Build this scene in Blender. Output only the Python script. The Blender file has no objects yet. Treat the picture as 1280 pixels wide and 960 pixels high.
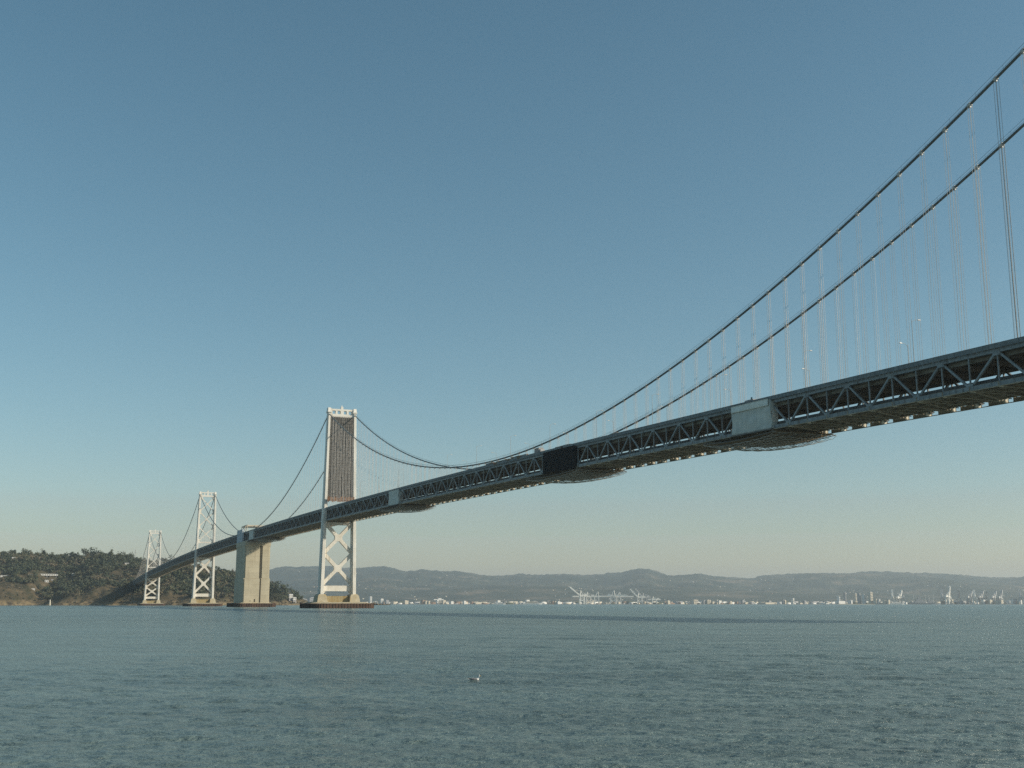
import bpy, math, random
import numpy as np
from mathutils import Vector, Matrix

random.seed(7)
rng = np.random.default_rng(11)
scene = bpy.context.scene
COL = scene.collection

# ------------------------------------------------------------------ camera
CAM_H = 3.2
PITCH = 0.1882
FPX = 1442.84                      # focal length for a 1280 px wide picture
cam_d = bpy.data.cameras.new('camera')
cam_d.sensor_width = 36.0
cam_d.lens = 36.0 * FPX / 1280.0
cam_d.clip_start = 0.5
cam_d.clip_end = 90000.0
cam = bpy.data.objects.new('camera', cam_d)
COL.objects.link(cam)
cam.location = (0, 0, CAM_H)
cam.rotation_euler = (math.pi / 2 + PITCH, 0, 0)
scene.camera = cam

# ------------------------------------------------------------------ sky, sun, exposure
SUN_EL = math.radians(27.5)
SUN_AZ = math.radians(101.0)       # clockwise from +Y (the view direction): from the right
world = bpy.data.worlds.new('World')
scene.world = world
world.use_nodes = True
wn = world.node_tree
bg = wn.nodes['Background']
sky = wn.nodes.new('ShaderNodeTexSky')
sky.sky_type = 'NISHITA'
sky.sun_disc = False
sky.sun_elevation = SUN_EL
sky.sun_rotation = SUN_AZ
sky.altitude = 0
sky.air_density = 1.0
sky.dust_density = 0.6
sky.ozone_density = 1.3
hs = wn.nodes.new('ShaderNodeHueSaturation')
hs.inputs['Hue'].default_value = 0.475
hs.inputs['Saturation'].default_value = 1.12
wn.links.new(sky.outputs[0], hs.inputs['Color'])
wn.links.new(hs.outputs[0], bg.inputs['Color'])
bg.inputs['Strength'].default_value = 0.10
sun_d = bpy.data.lights.new('sun', 'SUN')
sun_d.energy = 4.9
sun_d.angle = math.radians(0.53)
sun_d.color = (1.0, 0.90, 0.72)
sun = bpy.data.objects.new('sun', sun_d)
COL.objects.link(sun)
sv = Vector((math.sin(SUN_AZ) * math.cos(SUN_EL), math.cos(SUN_AZ) * math.cos(SUN_EL), math.sin(SUN_EL)))
sun.rotation_euler = sv.to_track_quat('Z', 'Y').to_euler()
vs = scene.view_settings
vs.view_transform = 'Standard'
vs.look = 'None'
vs.exposure = 0.0
vs.gamma = 1.0
vs.use_curve_mapping = False
cy = scene.cycles
cy.max_bounces = 6
cy.volume_bounces = 0
cy.use_denoising = False

# ------------------------------------------------------------------ helpers
class MB:
    """collects vertices and faces; build() links them as ONE mesh object"""
    def __init__(self):
        self.v = []; self.f = []; self.m = []
    def add(self, verts, faces, mi=0):
        n = len(self.v)
        self.v.extend([tuple(p) for p in verts])
        for f in faces:
            self.f.append([i + n for i in f]); self.m.append(mi)
    def hexa(self, p, mi=0):
        self.add(p, [(3, 2, 1, 0), (4, 5, 6, 7), (0, 1, 5, 4), (1, 2, 6, 5), (2, 3, 7, 6), (3, 0, 4, 7)], mi)
    def box(self, x0, x1, y0, y1, z0, z1, mi=0):
        self.hexa([(x0, y0, z0), (x1, y0, z0), (x1, y1, z0), (x0, y1, z0),
                   (x0, y0, z1), (x1, y0, z1), (x1, y1, z1), (x0, y1, z1)], mi)
    def frustum(self, a, za, b, zb, mi=0):
        """a, b = (x0,x1,y0,y1) rectangles at za and zb"""
        self.hexa([(a[0], a[2], za), (a[1], a[2], za), (a[1], a[3], za), (a[0], a[3], za),
                   (b[0], b[2], zb), (b[1], b[2], zb), (b[1], b[3], zb), (b[0], b[3], zb)], mi)
    def beam(self, p, q, w, h, mi=0, up=(0, 0, 1)):
        p = Vector(p); q = Vector(q); d = (q - p).normalized()
        side = d.cross(Vector(up))
        if side.length < 1e-4: side = d.cross(Vector((1, 0, 0)))
        side.normalize(); u = side.cross(d)
        s = side * w / 2; t = u * h / 2
        self.hexa([p - s - t, p + s - t, q + s - t, q - s - t, p - s + t, p + s + t, q + s + t, q - s + t], mi)
    def tube(self, pts, r, n=8, mi=0, cap=True):
        pts = [Vector(p) for p in pts]
        rr = r if isinstance(r, (list, tuple)) else [r] * len(pts)
        base = len(self.v)
        for i, p in enumerate(pts):
            d = (pts[min(i + 1, len(pts) - 1)] - pts[max(i - 1, 0)]).normalized()
            a = d.cross(Vector((0, 0, 1)))
            if a.length < 1e-3: a = d.cross(Vector((1, 0, 0)))
            a.normalize(); b = a.cross(d)
            for k in range(n):
                t = 2 * math.pi * k / n
                self.v.append(tuple(p + (a * math.cos(t) + b * math.sin(t)) * rr[i]))
        for i in range(len(pts) - 1):
            for k in range(n):
                self.f.append([base + i * n + k, base + i * n + (k + 1) % n,
                               base + (i + 1) * n + (k + 1) % n, base + (i + 1) * n + k]); self.m.append(mi)
        if cap:
            self.f.append([base + k for k in range(n)][::-1]); self.m.append(mi)
            self.f.append([base + (len(pts) - 1) * n + k for k in range(n)]); self.m.append(mi)
    def poly(self, out, z0, z1, mi=0):
        n = len(out)
        self.add([(x, y, z0) for x, y in out] + [(x, y, z1) for x, y in out],
                 [list(range(n))[::-1], list(range(n, 2 * n))] +
                 [(i, (i + 1) % n, n + (i + 1) % n, n + i) for i in range(n)], mi)
    def build(self, name, mats, parent=None, smooth=False):
        me = bpy.data.meshes.new(name)
        me.from_pydata(self.v, [], self.f)
        mats = mats if isinstance(mats, (list, tuple)) else [mats]
        for m in mats: me.materials.append(m)
        if len(mats) > 1: me.polygons.foreach_set('material_index', self.m)
        if smooth: me.polygons.foreach_set('use_smooth', [True] * len(me.polygons))
        me.update()
        o = bpy.data.objects.new(name, me)
        COL.objects.link(o)
        if parent: o.parent = parent
        return o

def tag(o, label=None, cat=None, group=None, kind=None):
    if label: o['label'] = label
    if cat: o['category'] = cat
    if group: o['group'] = group
    if kind: o['kind'] = kind
    return o

def empty(name, loc=(0, 0, 0), rz=0.0, parent=None):
    o = bpy.data.objects.new(name, None)
    o.empty_display_size = 2
    COL.objects.link(o)
    o.location = loc; o.rotation_euler = (0, 0, rz)
    if parent: o.parent = parent
    return o

def kids(o):
    return [c for c in bpy.data.objects if c.parent == o]

def copy_tree(o, parent=None):
    c = o.copy(); COL.objects.link(c)
    if parent: c.parent = parent
    for ch in list(o.children): copy_tree(ch, c)
    return c

def np_mesh(name, verts, faces, mats, smooth=False, mat_idx=None):
    me = bpy.data.meshes.new(name)
    verts = np.asarray(verts, np.float32); faces = np.asarray(faces, np.int32)
    nf, k = faces.shape
    me.vertices.add(len(verts)); me.vertices.foreach_set('co', verts.ravel())
    me.loops.add(nf * k); me.loops.foreach_set('vertex_index', faces.ravel())
    me.polygons.add(nf)
    me.polygons.foreach_set('loop_start', np.arange(0, nf * k, k, dtype=np.int32))
    mats = mats if isinstance(mats, (list, tuple)) else [mats]
    for m in mats: me.materials.append(m)
    if mat_idx is not None: me.polygons.foreach_set('material_index', np.asarray(mat_idx, np.int32))
    if smooth: me.polygons.foreach_set('use_smooth', np.ones(nf, bool))
    me.update(calc_edges=True); me.validate()
    o = bpy.data.objects.new(name, me); COL.objects.link(o)
    return o

def at(px, py, depth):
    """place on the ground plan: the point seen at that spot of the photo, depth metres ahead"""
    a = PITCH + math.atan((480 - py) / FPX)
    dz = depth * math.tan(a)
    d = depth * math.cos(PITCH) + dz * math.sin(PITCH)
    return Vector(((px - 640) / FPX * d, depth, CAM_H + dz))

def smooth01(x):
    x = np.clip(x, 0, 1); return x * x * (3 - 2 * x)

# value-noise fbm on the ground plan
_perm = np.random.default_rng(5).random((256, 256))
def vnoise(x, y):
    xi = np.floor(x).astype(int); yi = np.floor(y).astype(int)
    fx = x - xi; fy = y - yi
    fx = fx * fx * (3 - 2 * fx); fy = fy * fy * (3 - 2 * fy)
    g = lambda i, j: _perm[i % 256, j % 256]
    return (g(xi, yi) * (1 - fx) + g(xi + 1, yi) * fx) * (1 - fy) + (g(xi, yi + 1) * (1 - fx) + g(xi + 1, yi + 1) * fx) * fy
def fbm(x, y, n=4):
    s = 0; a = 0.5
    for k in range(n):
        s = s + a * (vnoise(x * 2 ** k + 17 * k, y * 2 ** k + 31 * k) - 0.5) * 2; a *= 0.5
    return s

# ------------------------------------------------------------------ materials
def mat(name, base, var=None, scale=0.3, rough=0.6, metal=0.0, bump=0.0, contrast=(0.35, 0.65), streak=None, spec=0.4, detail=5.0, stretch=(1, 1, 1), bands=0):
    m = bpy.data.materials.new(name); m.use_nodes = True
    nt = m.node_tree; N = nt.nodes; L = nt.links
    b = N['Principled BSDF']
    b.inputs['Base Color'].default_value = (*base, 1)
    b.inputs['Roughness'].default_value = rough
    b.inputs['Metallic'].default_value = metal
    b.inputs['Specular IOR Level'].default_value = spec
    tc = N.new('ShaderNodeTexCoord')
    mp = N.new('ShaderNodeMapping'); mp.inputs['Scale'].default_value = stretch
    L.new(tc.outputs['Object'], mp.inputs['Vector'])
    no = N.new('ShaderNodeTexNoise'); no.inputs['Scale'].default_value = scale; no.inputs['Detail'].default_value = detail
    L.new(mp.outputs[0], no.inputs['Vector'])
    if var:
        rp = N.new('ShaderNodeValToRGB')
        rp.color_ramp.elements[0].position = contrast[0]; rp.color_ramp.elements[1].position = contrast[1]
        rp.color_ramp.elements[0].color = (*base, 1); rp.color_ramp.elements[1].color = (*var, 1)
        L.new(no.outputs['Fac'], rp.inputs['Fac'])
        out = rp.outputs[0]
        if streak:                                   # vertical rust / dirt runs
            m2 = N.new('ShaderNodeMapping'); m2.inputs['Scale'].default_value = (streak[1], streak[1], streak[1] * 0.06)
            L.new(tc.outputs['Object'], m2.inputs['Vector'])
            n2 = N.new('ShaderNodeTexNoise'); n2.inputs['Scale'].default_value = 1.0; n2.inputs['Detail'].default_value = 4
            L.new(m2.outputs[0], n2.inputs['Vector'])
            r2 = N.new('ShaderNodeValToRGB'); r2.color_ramp.elements[0].position = streak[2]; r2.color_ramp.elements[1].position = streak[2] + 0.18
            L.new(n2.outputs['Fac'], r2.inputs['Fac'])
            mx = N.new('ShaderNodeMix'); mx.data_type = 'RGBA'
            L.new(r2.outputs[0], mx.inputs['Factor']); L.new(out, mx.inputs['A']); mx.inputs['B'].default_value = (*streak[0], 1)
            out = mx.outputs['Result']
        L.new(out, b.inputs['Base Color'])
    if bands:
        wv = N.new('ShaderNodeTexWave'); wv.wave_type = 'BANDS'; wv.bands_direction = 'Z'; wv.inputs['Scale'].default_value = bands; wv.inputs['Distortion'].default_value = .15
        L.new(tc.outputs['Object'], wv.inputs['Vector'])
        r3 = N.new('ShaderNodeMapRange'); r3.inputs['From Min'].default_value = 0.0; r3.inputs['From Max'].default_value = .08; r3.inputs['To Min'].default_value = .90; r3.inputs['To Max'].default_value = 1.0
        L.new(wv.outputs['Fac'], r3.inputs['Value'])
        v3 = N.new('ShaderNodeVectorMath'); v3.operation = 'SCALE'
        L.new(out, v3.inputs[0]); L.new(r3.outputs[0], v3.inputs['Scale']); L.new(v3.outputs[0], b.inputs['Base Color'])
    if bump:
        bp = N.new('ShaderNodeBump'); bp.inputs['Strength'].default_value = bump; bp.inputs['Distance'].default_value = 0.3
        L.new(no.outputs['Fac'], bp.inputs['Height']); L.new(bp.outputs[0], b.inputs['Normal'])
    return m

M = {}
M['tower'] = mat('tower_paint', (0.74, 0.72, 0.66), (0.64, 0.62, 0.56), 0.15, 0.55, streak=((0.36, 0.30, 0.22), 0.5, 0.60))
M['brace'] = mat('brace_paint', (0.74, 0.71, 0.64), (0.62, 0.58, 0.50), 0.2, 0.55, streak=((0.40, 0.33, 0.22), 0.4, 0.62))
M['steel'] = mat('truss_paint', (0.185, 0.212, 0.218), (0.13, 0.15, 0.155), 0.25, 0.55, streak=((0.12, 0.10, 0.085), 0.8, 0.62))
M['chord'] = mat('chord_paint', (0.245, 0.28, 0.29), (0.165, 0.19, 0.197), 0.6, 0.5, streak=((0.10, 0.09, 0.08), 0.9, 0.56))
M['under'] = mat('under_deck_paint', (0.38, 0.335, 0.25), (0.24, 0.195, 0.135), 0.35, 0.7)
M['barrier'] = mat('barrier_paint', (0.045, 0.05, 0.05), (0.08, 0.085, 0.085), 0.6, 0.7)
M['haunch'] = mat('haunch_sunlit_tone', (0.80, 0.77, 0.66), (0.70, 0.64, 0.50), 0.8, 0.5)
M['soffit'] = mat('deck_soffit', (0.22, 0.21, 0.17), (0.14, 0.12, 0.09), 0.3, 0.8)
M['rail'] = mat('railing_paint', (0.12, 0.14, 0.145), (0.19, 0.215, 0.22), 0.7, 0.6)
M['asphalt'] = mat('deck_asphalt', (0.05, 0.05, 0.05), (0.07, 0.068, 0.065), 0.3, 0.85)
M['cable'] = mat('cable_paint', (0.075, 0.095, 0.095), (0.12, 0.135, 0.13), 0.4, 0.5)
M['band'] = mat('cable_band_paint', (0.55, 0.55, 0.52), (0.4, 0.4, 0.38), 1.0, 0.4)
M['rope'] = mat('suspender_rope', (0.66, 0.62, 0.58), (0.56, 0.53, 0.50), 0.5, 0.5)
M['concrete'] = mat('anchorage_concrete', (0.53, 0.475, 0.35), (0.45, 0.40, 0.29), 0.12, 0.9, bump=0.15, streak=((0.34, 0.285, 0.20), 0.35, 0.57), bands=0.055)
M['pedestal'] = mat('pedestal_concrete', (0.46, 0.41, 0.30), (0.36, 0.31, 0.21), 0.35, 0.9, streak=((0.42, 0.29, 0.10), 0.6, 0.55))
M['stain'] = mat('stained_wall', (0.36, 0.30, 0.17), (0.27, 0.20, 0.095), 0.5, 0.9, streak=((0.26, 0.17, 0.06), 0.6, 0.5))
M['fender'] = mat('fender_timber', (0.105, 0.06, 0.04), (0.05, 0.033, 0.026), 0.4, 0.85, streak=((0.19, 0.11, 0.06), 0.9, 0.6))
M['groove'] = mat('groove_concrete', (0.09, 0.08, 0.06), (0.06, 0.055, 0.04), 0.5, 0.95)
M['housing'] = mat('housing_metal', (0.50, 0.56, 0.60), (0.40, 0.46, 0.50), 0.3, 0.5)
M['tarp'] = mat('grey_tarp', (0.60, 0.62, 0.57), (0.46, 0.48, 0.44), 0.35, 0.7, bump=0.4, streak=((0.48, 0.50, 0.46), 0.5, 0.60))
M['tarp_flap'] = mat('grey_tarp_flap', (0.80, 0.82, 0.76), (0.64, 0.66, 0.61), 0.4, 0.7, bump=0.6)
M['black_tarp'] = mat('black_tarp', (0.006, 0.008, 0.009), (0.012, 0.014, 0.016), 0.6, 0.9, bump=0.4, spec=0.08)
M['plank'] = mat('platform_planks', (0.20, 0.145, 0.08), (0.12, 0.085, 0.05), 0.8, 0.85)
M['net_rope'] = mat('net_rope', (0.55, 0.54, 0.50), (0.40, 0.39, 0.36), 1.0, 0.8)
M['screen'] = mat('screen_net', (0.17, 0.14, 0.115), (0.25, 0.21, 0.17), 0.45, 0.9, contrast=(0.4, 0.6))
M['scaffold'] = mat('scaffold_tube', (0.12, 0.114, 0.105), (0.17, 0.162, 0.15), 0.6, 0.8)
M['debris'] = mat('orange_planks', (0.30, 0.17, 0.09), (0.14, 0.075, 0.05), 0.7, 0.85)
M['white'] = mat('white_paint', (0.78, 0.77, 0.73), (0.68, 0.66, 0.62), 0.5, 0.5)
M['cream'] = mat('cream_paint', (0.62, 0.56, 0.45), (0.52, 0.46, 0.36), 0.2, 0.7)
M['greywall'] = mat('grey_wall', (0.36, 0.36, 0.36), (0.28, 0.28, 0.29), 0.1, 0.8)
M['brownwall'] = mat('brown_wall', (0.30, 0.20, 0.14), (0.24, 0.16, 0.11), 0.1, 0.85)
M['window'] = mat('window_glass', (0.05, 0.06, 0.07), (0.07, 0.08, 0.09), 0.4, 0.2)
M['darkroof'] = mat('dark_roof', (0.12, 0.10, 0.09), (0.16, 0.13, 0.11), 0.3, 0.85)
M['crane'] = mat('crane_paint', (0.82, 0.80, 0.74), (0.74, 0.72, 0.66), 0.05, 0.6)
M['cranegrey'] = mat('crane_grey', (0.50, 0.50, 0.49), (0.42, 0.42, 0.41), 0.05, 0.6)
M['cranedark'] = mat('crane_dark', (0.12, 0.125, 0.13), (0.17, 0.17, 0.18), 0.05, 0.6)
M['hull'] = mat('ship_hull', (0.30, 0.31, 0.32), (0.25, 0.25, 0.26), 0.05, 0.6)
M['redhull'] = mat('red_hull', (0.24, 0.09, 0.06), (0.18, 0.07, 0.05), 0.05, 0.7)
M['tyre'] = mat('tyre_rubber', (0.02, 0.02, 0.02), (0.03, 0.03, 0.03), 2, 0.9)
M['lamp'] = mat('lamp_metal', (0.46, 0.47, 0.46), (0.36, 0.37, 0.36), 1, 0.5)
M['lampglass'] = mat('lamp_cover', (0.55, 0.55, 0.52), (0.45, 0.45, 0.42), 1, 0.3)

# ------------------------------------------------------------------ water
def water_material():
    m = bpy.data.materials.new('bay_water'); m.use_nodes = True
    nt = m.node_tree; N = nt.nodes; L = nt.links
    b = N['Principled BSDF']
    b.inputs['IOR'].default_value = 1.333
    b.inputs['Roughness'].default_value = 0.22
    geo = N.new('ShaderNodeNewGeometry')
    # broad tide lines and turbid patches, long across the view
    mp = N.new('ShaderNodeMapping'); mp.inputs['Scale'].default_value = (0.0011, 0.006, 0.01)
    mp.inputs['Rotation'].default_value = (0, 0, math.radians(-4))
    L.new(geo.outputs['Position'], mp.inputs['Vector'])
    n1 = N.new('ShaderNodeTexNoise'); n1.inputs['Scale'].default_value = 1.0; n1.inputs['Detail'].default_value = 4; n1.inputs['Distortion'].default_value = 0.5
    L.new(mp.outputs[0], n1.inputs['Vector'])
    rp = N.new('ShaderNodeValToRGB')
    e = rp.color_ramp.elements
    e[0].position = 0.36; e[0].color = (0.122, 0.172, 0.166, 1)
    e[1].position = 0.64; e[1].color = (0.156, 0.212, 0.202, 1)
    L.new(n1.outputs['Fac'], rp.inputs['Fac'])
    # light and dark of ripples put into the base colour as long streaks
    m4 = N.new('ShaderNodeMapping'); m4.inputs['Scale'].default_value = (0.022, 0.16, 1); m4.inputs['Rotation'].default_value = (0, 0, math.radians(3))
    L.new(geo.outputs['Position'], m4.inputs['Vector'])
    n4 = N.new('ShaderNodeTexNoise'); n4.inputs['Scale'].default_value = 1.0; n4.inputs['Detail'].default_value = 8; n4.inputs['Roughness'].default_value = 0.7
    L.new(m4.outputs[0], n4.inputs['Vector'])
    r4 = N.new('ShaderNodeMapRange'); r4.inputs['From Min'].default_value = 0.3; r4.inputs['From Max'].default_value = 0.7
    r4.inputs['To Min'].default_value = 0.76; r4.inputs['To Max'].default_value = 1.24
    L.new(n4.outputs['Fac'], r4.inputs['Value'])
    vm = N.new('ShaderNodeVectorMath'); vm.operation = 'SCALE'
    L.new(rp.outputs[0], vm.inputs[0]); L.new(r4.outputs[0], vm.inputs['Scale'])
    L.new(vm.outputs[0], b.inputs['Base Color'])
    # ripples, three sizes, as bump
    def ripple(sx, sy, sc, rot):
        p = N.new('ShaderNodeMapping'); p.inputs['Scale'].default_value = (sx, sy, 1); p.inputs['Rotation'].default_value = (0, 0, rot)
        L.new(geo.outputs['Position'], p.inputs['Vector'])
        n = N.new('ShaderNodeTexNoise'); n.inputs['Scale'].default_value = sc; n.inputs['Detail'].default_value = 6; n.inputs['Roughness'].default_value = 0.6
        L.new(p.outputs[0], n.inputs['Vector'])
        return n.outputs['Fac']
    r1 = ripple(1.9, 3.2, 1.0, 0.12); r2 = ripple(0.30, 0.62, 1.0, -0.1); r3 = ripple(0.045, 0.16, 1.0, 0.05)
    st = N.new('ShaderNodeMapRange'); st.inputs['From Min'].default_value = 0.35; st.inputs['From Max'].default_value = 0.6
    st.inputs['To Min'].default_value = 0.2; st.inputs['To Max'].default_value = 1.0
    L.new(n1.outputs['Fac'], st.inputs['Value'])
    # rougher water out in the open, past the lee of the shore
    sy = N.new('ShaderNodeSeparateXYZ'); L.new(geo.outputs['Position'], sy.inputs[0])
    off = N.new('ShaderNodeMapRange'); off.inputs['From Min'].default_value = 40; off.inputs['From Max'].default_value = 220
    L.new(sy.outputs['Y'], off.inputs['Value'])
    mu = N.new('ShaderNodeMath'); mu.operation = 'MULTIPLY'; L.new(off.outputs[0], mu.inputs[0]); L.new(st.outputs[0], mu.inputs[1])
    b3 = N.new('ShaderNodeBump'); b3.inputs['Distance'].default_value = 6.0
    L.new(r3, b3.inputs['Height']); L.new(mu.outputs[0], b3.inputs['Strength'])
    b2 = N.new('ShaderNodeBump'); b2.inputs['Distance'].default_value = 0.70
    L.new(r2, b2.inputs['Height']); L.new(st.outputs[0], b2.inputs['Strength']); L.new(b3.outputs[0], b2.inputs['Normal'])
    b1 = N.new('ShaderNodeBump'); b1.inputs['Distance'].default_value = 0.34; b1.inputs['Strength'].default_value = 1.0
    L.new(r1, b1.inputs['Height']); L.new(b2.outputs[0], b1.inputs['Normal'])
    L.new(b1.outputs[0], b.inputs['Normal'])
    return m
M['water'] = water_material()

def build_water():
    # a polar sheet: fine in front of the shore, coarse far away and behind
    ang = np.concatenate([np.linspace(-180, -42, 40)[:-1], np.linspace(-42, 42, 820), np.linspace(42, 180, 40)[1:-1]])
    ang = np.radians(ang)
    r = [4.0]
    while r[-1] < 900: r.append(r[-1] * (1.04 if r[-1] < 14 else 1.0055 if r[-1] < 160 else 1.011))
    while r[-1] < 60000: r.append(r[-1] * 1.18)
    r = np.array(r)
    A, R = np.meshgrid(ang, r)
    X = R * np.sin(A); Y = R * np.cos(A)
    Z = np.zeros_like(X)
    g = np.random.default_rng(3)
    gapr = np.where(R < 160, R * 0.0055, R * 0.011)
    for k in range(130):
        lam = 0.30 * (12.0 / 0.30) ** g.random()
        th = math.radians(190 + g.normal(0, 24))
        slope = 0.034 * min(1.0, (0.9 / lam)) ** 1.05
        amp = slope * lam / 6.283 * (1.3 if lam < 1.2 else 0.75)
        kx = 2 * math.pi / lam * math.sin(th); ky = 2 * math.pi / lam * math.cos(th)
        fade = np.clip(lam / (gapr * 2.2) - 1, 0, 1)
        ph = g.random() * 6.28
        q = np.sin(kx * X + ky * Y + ph)
        Z += amp * fade * (q + 0.22 * np.cos(2 * (kx * X + ky * Y + ph)))
    env = 0.65 + 0.7 * vnoise(X * 0.02 + 40, Y * 0.035 + 9)
    Z *= env
    nr, na = X.shape
    V = np.stack([X, Y, Z], -1).reshape(-1, 3)
    V = np.vstack([V, [[0, 0, 0]]])
    i = np.arange(nr - 1)[:, None]; j = np.arange(na)[None, :]; j2 = (j + 1) % na
    F = np.stack([i * na + j, (i + 1) * na + j, (i + 1) * na + j2, i * na + j2], -1).reshape(-1, 4)[:, ::-1]
    o = np_mesh('water', V, F, M['water'], smooth=True)
    tag(o, kind='structure')
    mb = MB()
    mb.add([(0, 0, -0.1)] + [(4.3 * math.sin(a), 4.3 * math.cos(a), -0.1) for a in np.linspace(0, 2 * math.pi, 33)[:-1]],
           [(0, 1 + (k + 1) % 32, 1 + k) for k in range(32)])
    return o
build_water()

# ------------------------------------------------------------------ bridge frame: s along (0 at the scaffolded tower, + toward the shore), t across (+ = far side)
HD = 0.391; CS = 871.17; CT = -215.653
def wpos(s, t, z=0.0):
    ds = -(s - CS); dt = t - CT
    return Vector((-ds * math.sin(HD) + dt * math.cos(HD), ds * math.cos(HD) + dt * math.sin(HD), z))
BRZ = HD - math.pi / 2
PAN = 9.06
NP = 78
W = 10.05
S_ANCH0, S_ANCH1 = -396.0, -340.0
S_W5, S_W6, S_END = -736.0, -1440.0, -1794.0
H3 = 148.4; H6 = 137.0
def ztop(s): return 77.1 - 12.966e-6 * (s + 368.0) ** 2
def sag(u, span): return 4 * 70.9 * (span / 704.0) ** 2 * u * (1 - u)
def zcable(s):
    if s >= 0: u = s / 704.0; return H3 * (1 - u) + H6 * u - sag(u, 704)
    if s >= S_ANCH1 - 14: a, b, za, zb = S_ANCH1 - 14, 0.0, ztop(-354) - 1.5, H3
    elif s >= S_ANCH0 + 14: return ztop(s) - 1.5
    elif s >= S_W5: a, b, za, zb = S_W5, S_ANCH0 + 14, H3, ztop(-382) - 1.5
    elif s >= S_W6: a, b, za, zb = S_W6, S_W5, H6, H3
    else: a, b, za, zb = S_END, S_W6, ztop(S_END) - 1.5, H6
    u = (s - a) / (b - a)
    return za * (1 - u) + zb * u - sag(u, b - a)

bridge = tag(empty('suspension_bridge', wpos(0, 0, 0), BRZ),
             'long double deck suspension bridge on white towers crossing the bay to the wooded island', 'bridge')

# truss node stations
def stations(a, b):
    n = max(1, round((b - a) / PAN))
    return [a + (b - a) * k / n for k in range(n + 1)]
MAIN = [k * PAN for k in range(0, 85)]
ODD = 1
SPANS = [('main', MAIN), ('side', stations(S_ANCH1, 0)), ('anch', stations(S_ANCH0, S_ANCH1)),
         ('side', stations(S_W5, S_ANCH0)), ('main2', stations(S_W6, S_W5)), ('end', stations(S_END, S_W6))]
UC = -1.65      # upper chord centre below the rail top
LC = -9.52      # lower chord centre

def diag_pts(st, k, t):
    a, b = st[k], st[k + 1]
    if (k + (ODD if st is MAIN else 0)) % 2 == 0: return (a, t, ztop(a) + LC), (b, t, ztop(b) + UC)
    return (a, t, ztop(a) + UC), (b, t, ztop(b) + LC)

def gusset(mb, s, t, up, out):
    z = ztop(s) + (UC if up else LC)
    z0, z1 = (z - 1.15, z + 0.3) if up else (z - 0.3, z + 1.15)
    mb.box(s - 1.15, s + 1.15, t - 0.42, t + 0.42, z0, z1)

for name, st in SPANS:
    for side in (-1, 1):
        t = side * W
        near = (name == 'main' and side == -1)
        root = MB()
        for k in range(len(st) - 1):
            if not near:
                p, q = diag_pts(st, k, t)
                root.beam(p, q, 0.55, 0.55)
        for k, s in enumerate(st):
            if not near: root.beam((s, t, ztop(s) + LC), (s, t, ztop(s) + UC), 0.4, 0.34, up=(1, 0, 0))
            up = ((k + (ODD if st is MAIN else 0)) % 2 == 1)
            if name != 'end' and not near: gusset(root, s, t, up, side)
        tr = empty('stiffening_truss', (0, 0, 0), 0, bridge) if near else root.build('stiffening_truss', M['steel'], bridge)
        for cname, off, hh in (('upper_chord', UC, 0.95), ('lower_chord', LC, 0.98)):
            mb = MB()
            for k in range(len(st) - 1):
                a, b = st[k], st[k + 1]
                o2 = off + 0.45 if (side == 1 and off == LC) else off
                h2 = 0.30 if (side == 1 and off == LC) else hh
                mb.beam((a, t, ztop(a) + o2), (b, t, ztop(b) + o2), 0.7, h2)
                if name in ('main', 'side') and not (side == 1 and off == LC):        # batten plates and splice ribs on the chord face
                    for f in (0.25, 0.5, 0.75):
                        s = a + (b - a) * f
                        mb.box(s - 0.12, s + 0.12, t - 0.40, t + 0.40, ztop(s) + off - hh / 2 - 0.04, ztop(s) + off + hh / 2 + 0.04)
            mb.build(cname, M['chord'], tr)
        if near:
            for k in range(len(st) - 1):
                mb = MB(); p, q = diag_pts(st, k, t); mb.beam(p, q, 0.50, 0.52)
                mb.build('diagonal', M['chord'], tr)
            for k, s in enumerate(st):
                mb = MB(); mb.beam((s, t, ztop(s) + LC), (s, t, ztop(s) + UC), 0.36, 0.30, up=(1, 0, 0)); gusset(mb, s, t, (k + ODD) % 2 == 1, side)
                mb.build('vertical', M['chord'], tr)

# decks
def strip(mb, st, t0, t1, za, zb, mi=0):
    for k in range(len(st) - 1):
        a, b = st[k], st[k + 1]
        mb.hexa([(a, t0, ztop(a) + za), (b, t0, ztop(b) + za), (b, t1, ztop(b) + za), (a, t1, ztop(a) + za),
                 (a, t0, ztop(a) + zb), (b, t0, ztop(b) + zb), (b, t1, ztop(b) + zb), (a, t1, ztop(a) + zb)], mi)
up, lo = MB(), MB()
fb_stuff = MB()
fb_near = []
for name, st in SPANS:
    strip(up, st, -9.6, 9.6, -1.20, -0.92, 0)
    strip(up, st, -9.0, 9.0, -0.916, -0.86, 1)
    for tt in (-8.7, 8.7): strip(up, st, tt - 0.15, tt + 0.15, -3.15, -1.204)
    strip(lo, st, -9.0, 9.4, -8.86, -8.62, 0)
    strip(lo, st, -8.7, 8.7, -8.616, -8.56, 1)
    for tt in (-7.6, -5.4, -3.2, -1.0, 1.2, 3.4, 5.6, 7.8):
        strip(up, st, tt - 0.12, tt + 0.12, -1.75, -1.204)
        strip(lo, st, tt - 0.12, tt + 0.12, -9.5, -8.864)
    for s in st:
        z = ztop(s)
        up.box(s - 0.22, s + 0.22, -9.66, 9.66, z - 3.0, z - 1.206, 0)
        if name in ('main',):
            fb_near.append(s)
        else:
            fb_stuff.box(s - 0.22, s + 0.22, -10.5, 10.5, z - 10.35, z - 9.05)
upper = up.build('upper_deck', [M['soffit'], M['asphalt']], bridge)
lower = lo.build('lower_deck', [M['under'], M['asphalt']], bridge)
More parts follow.
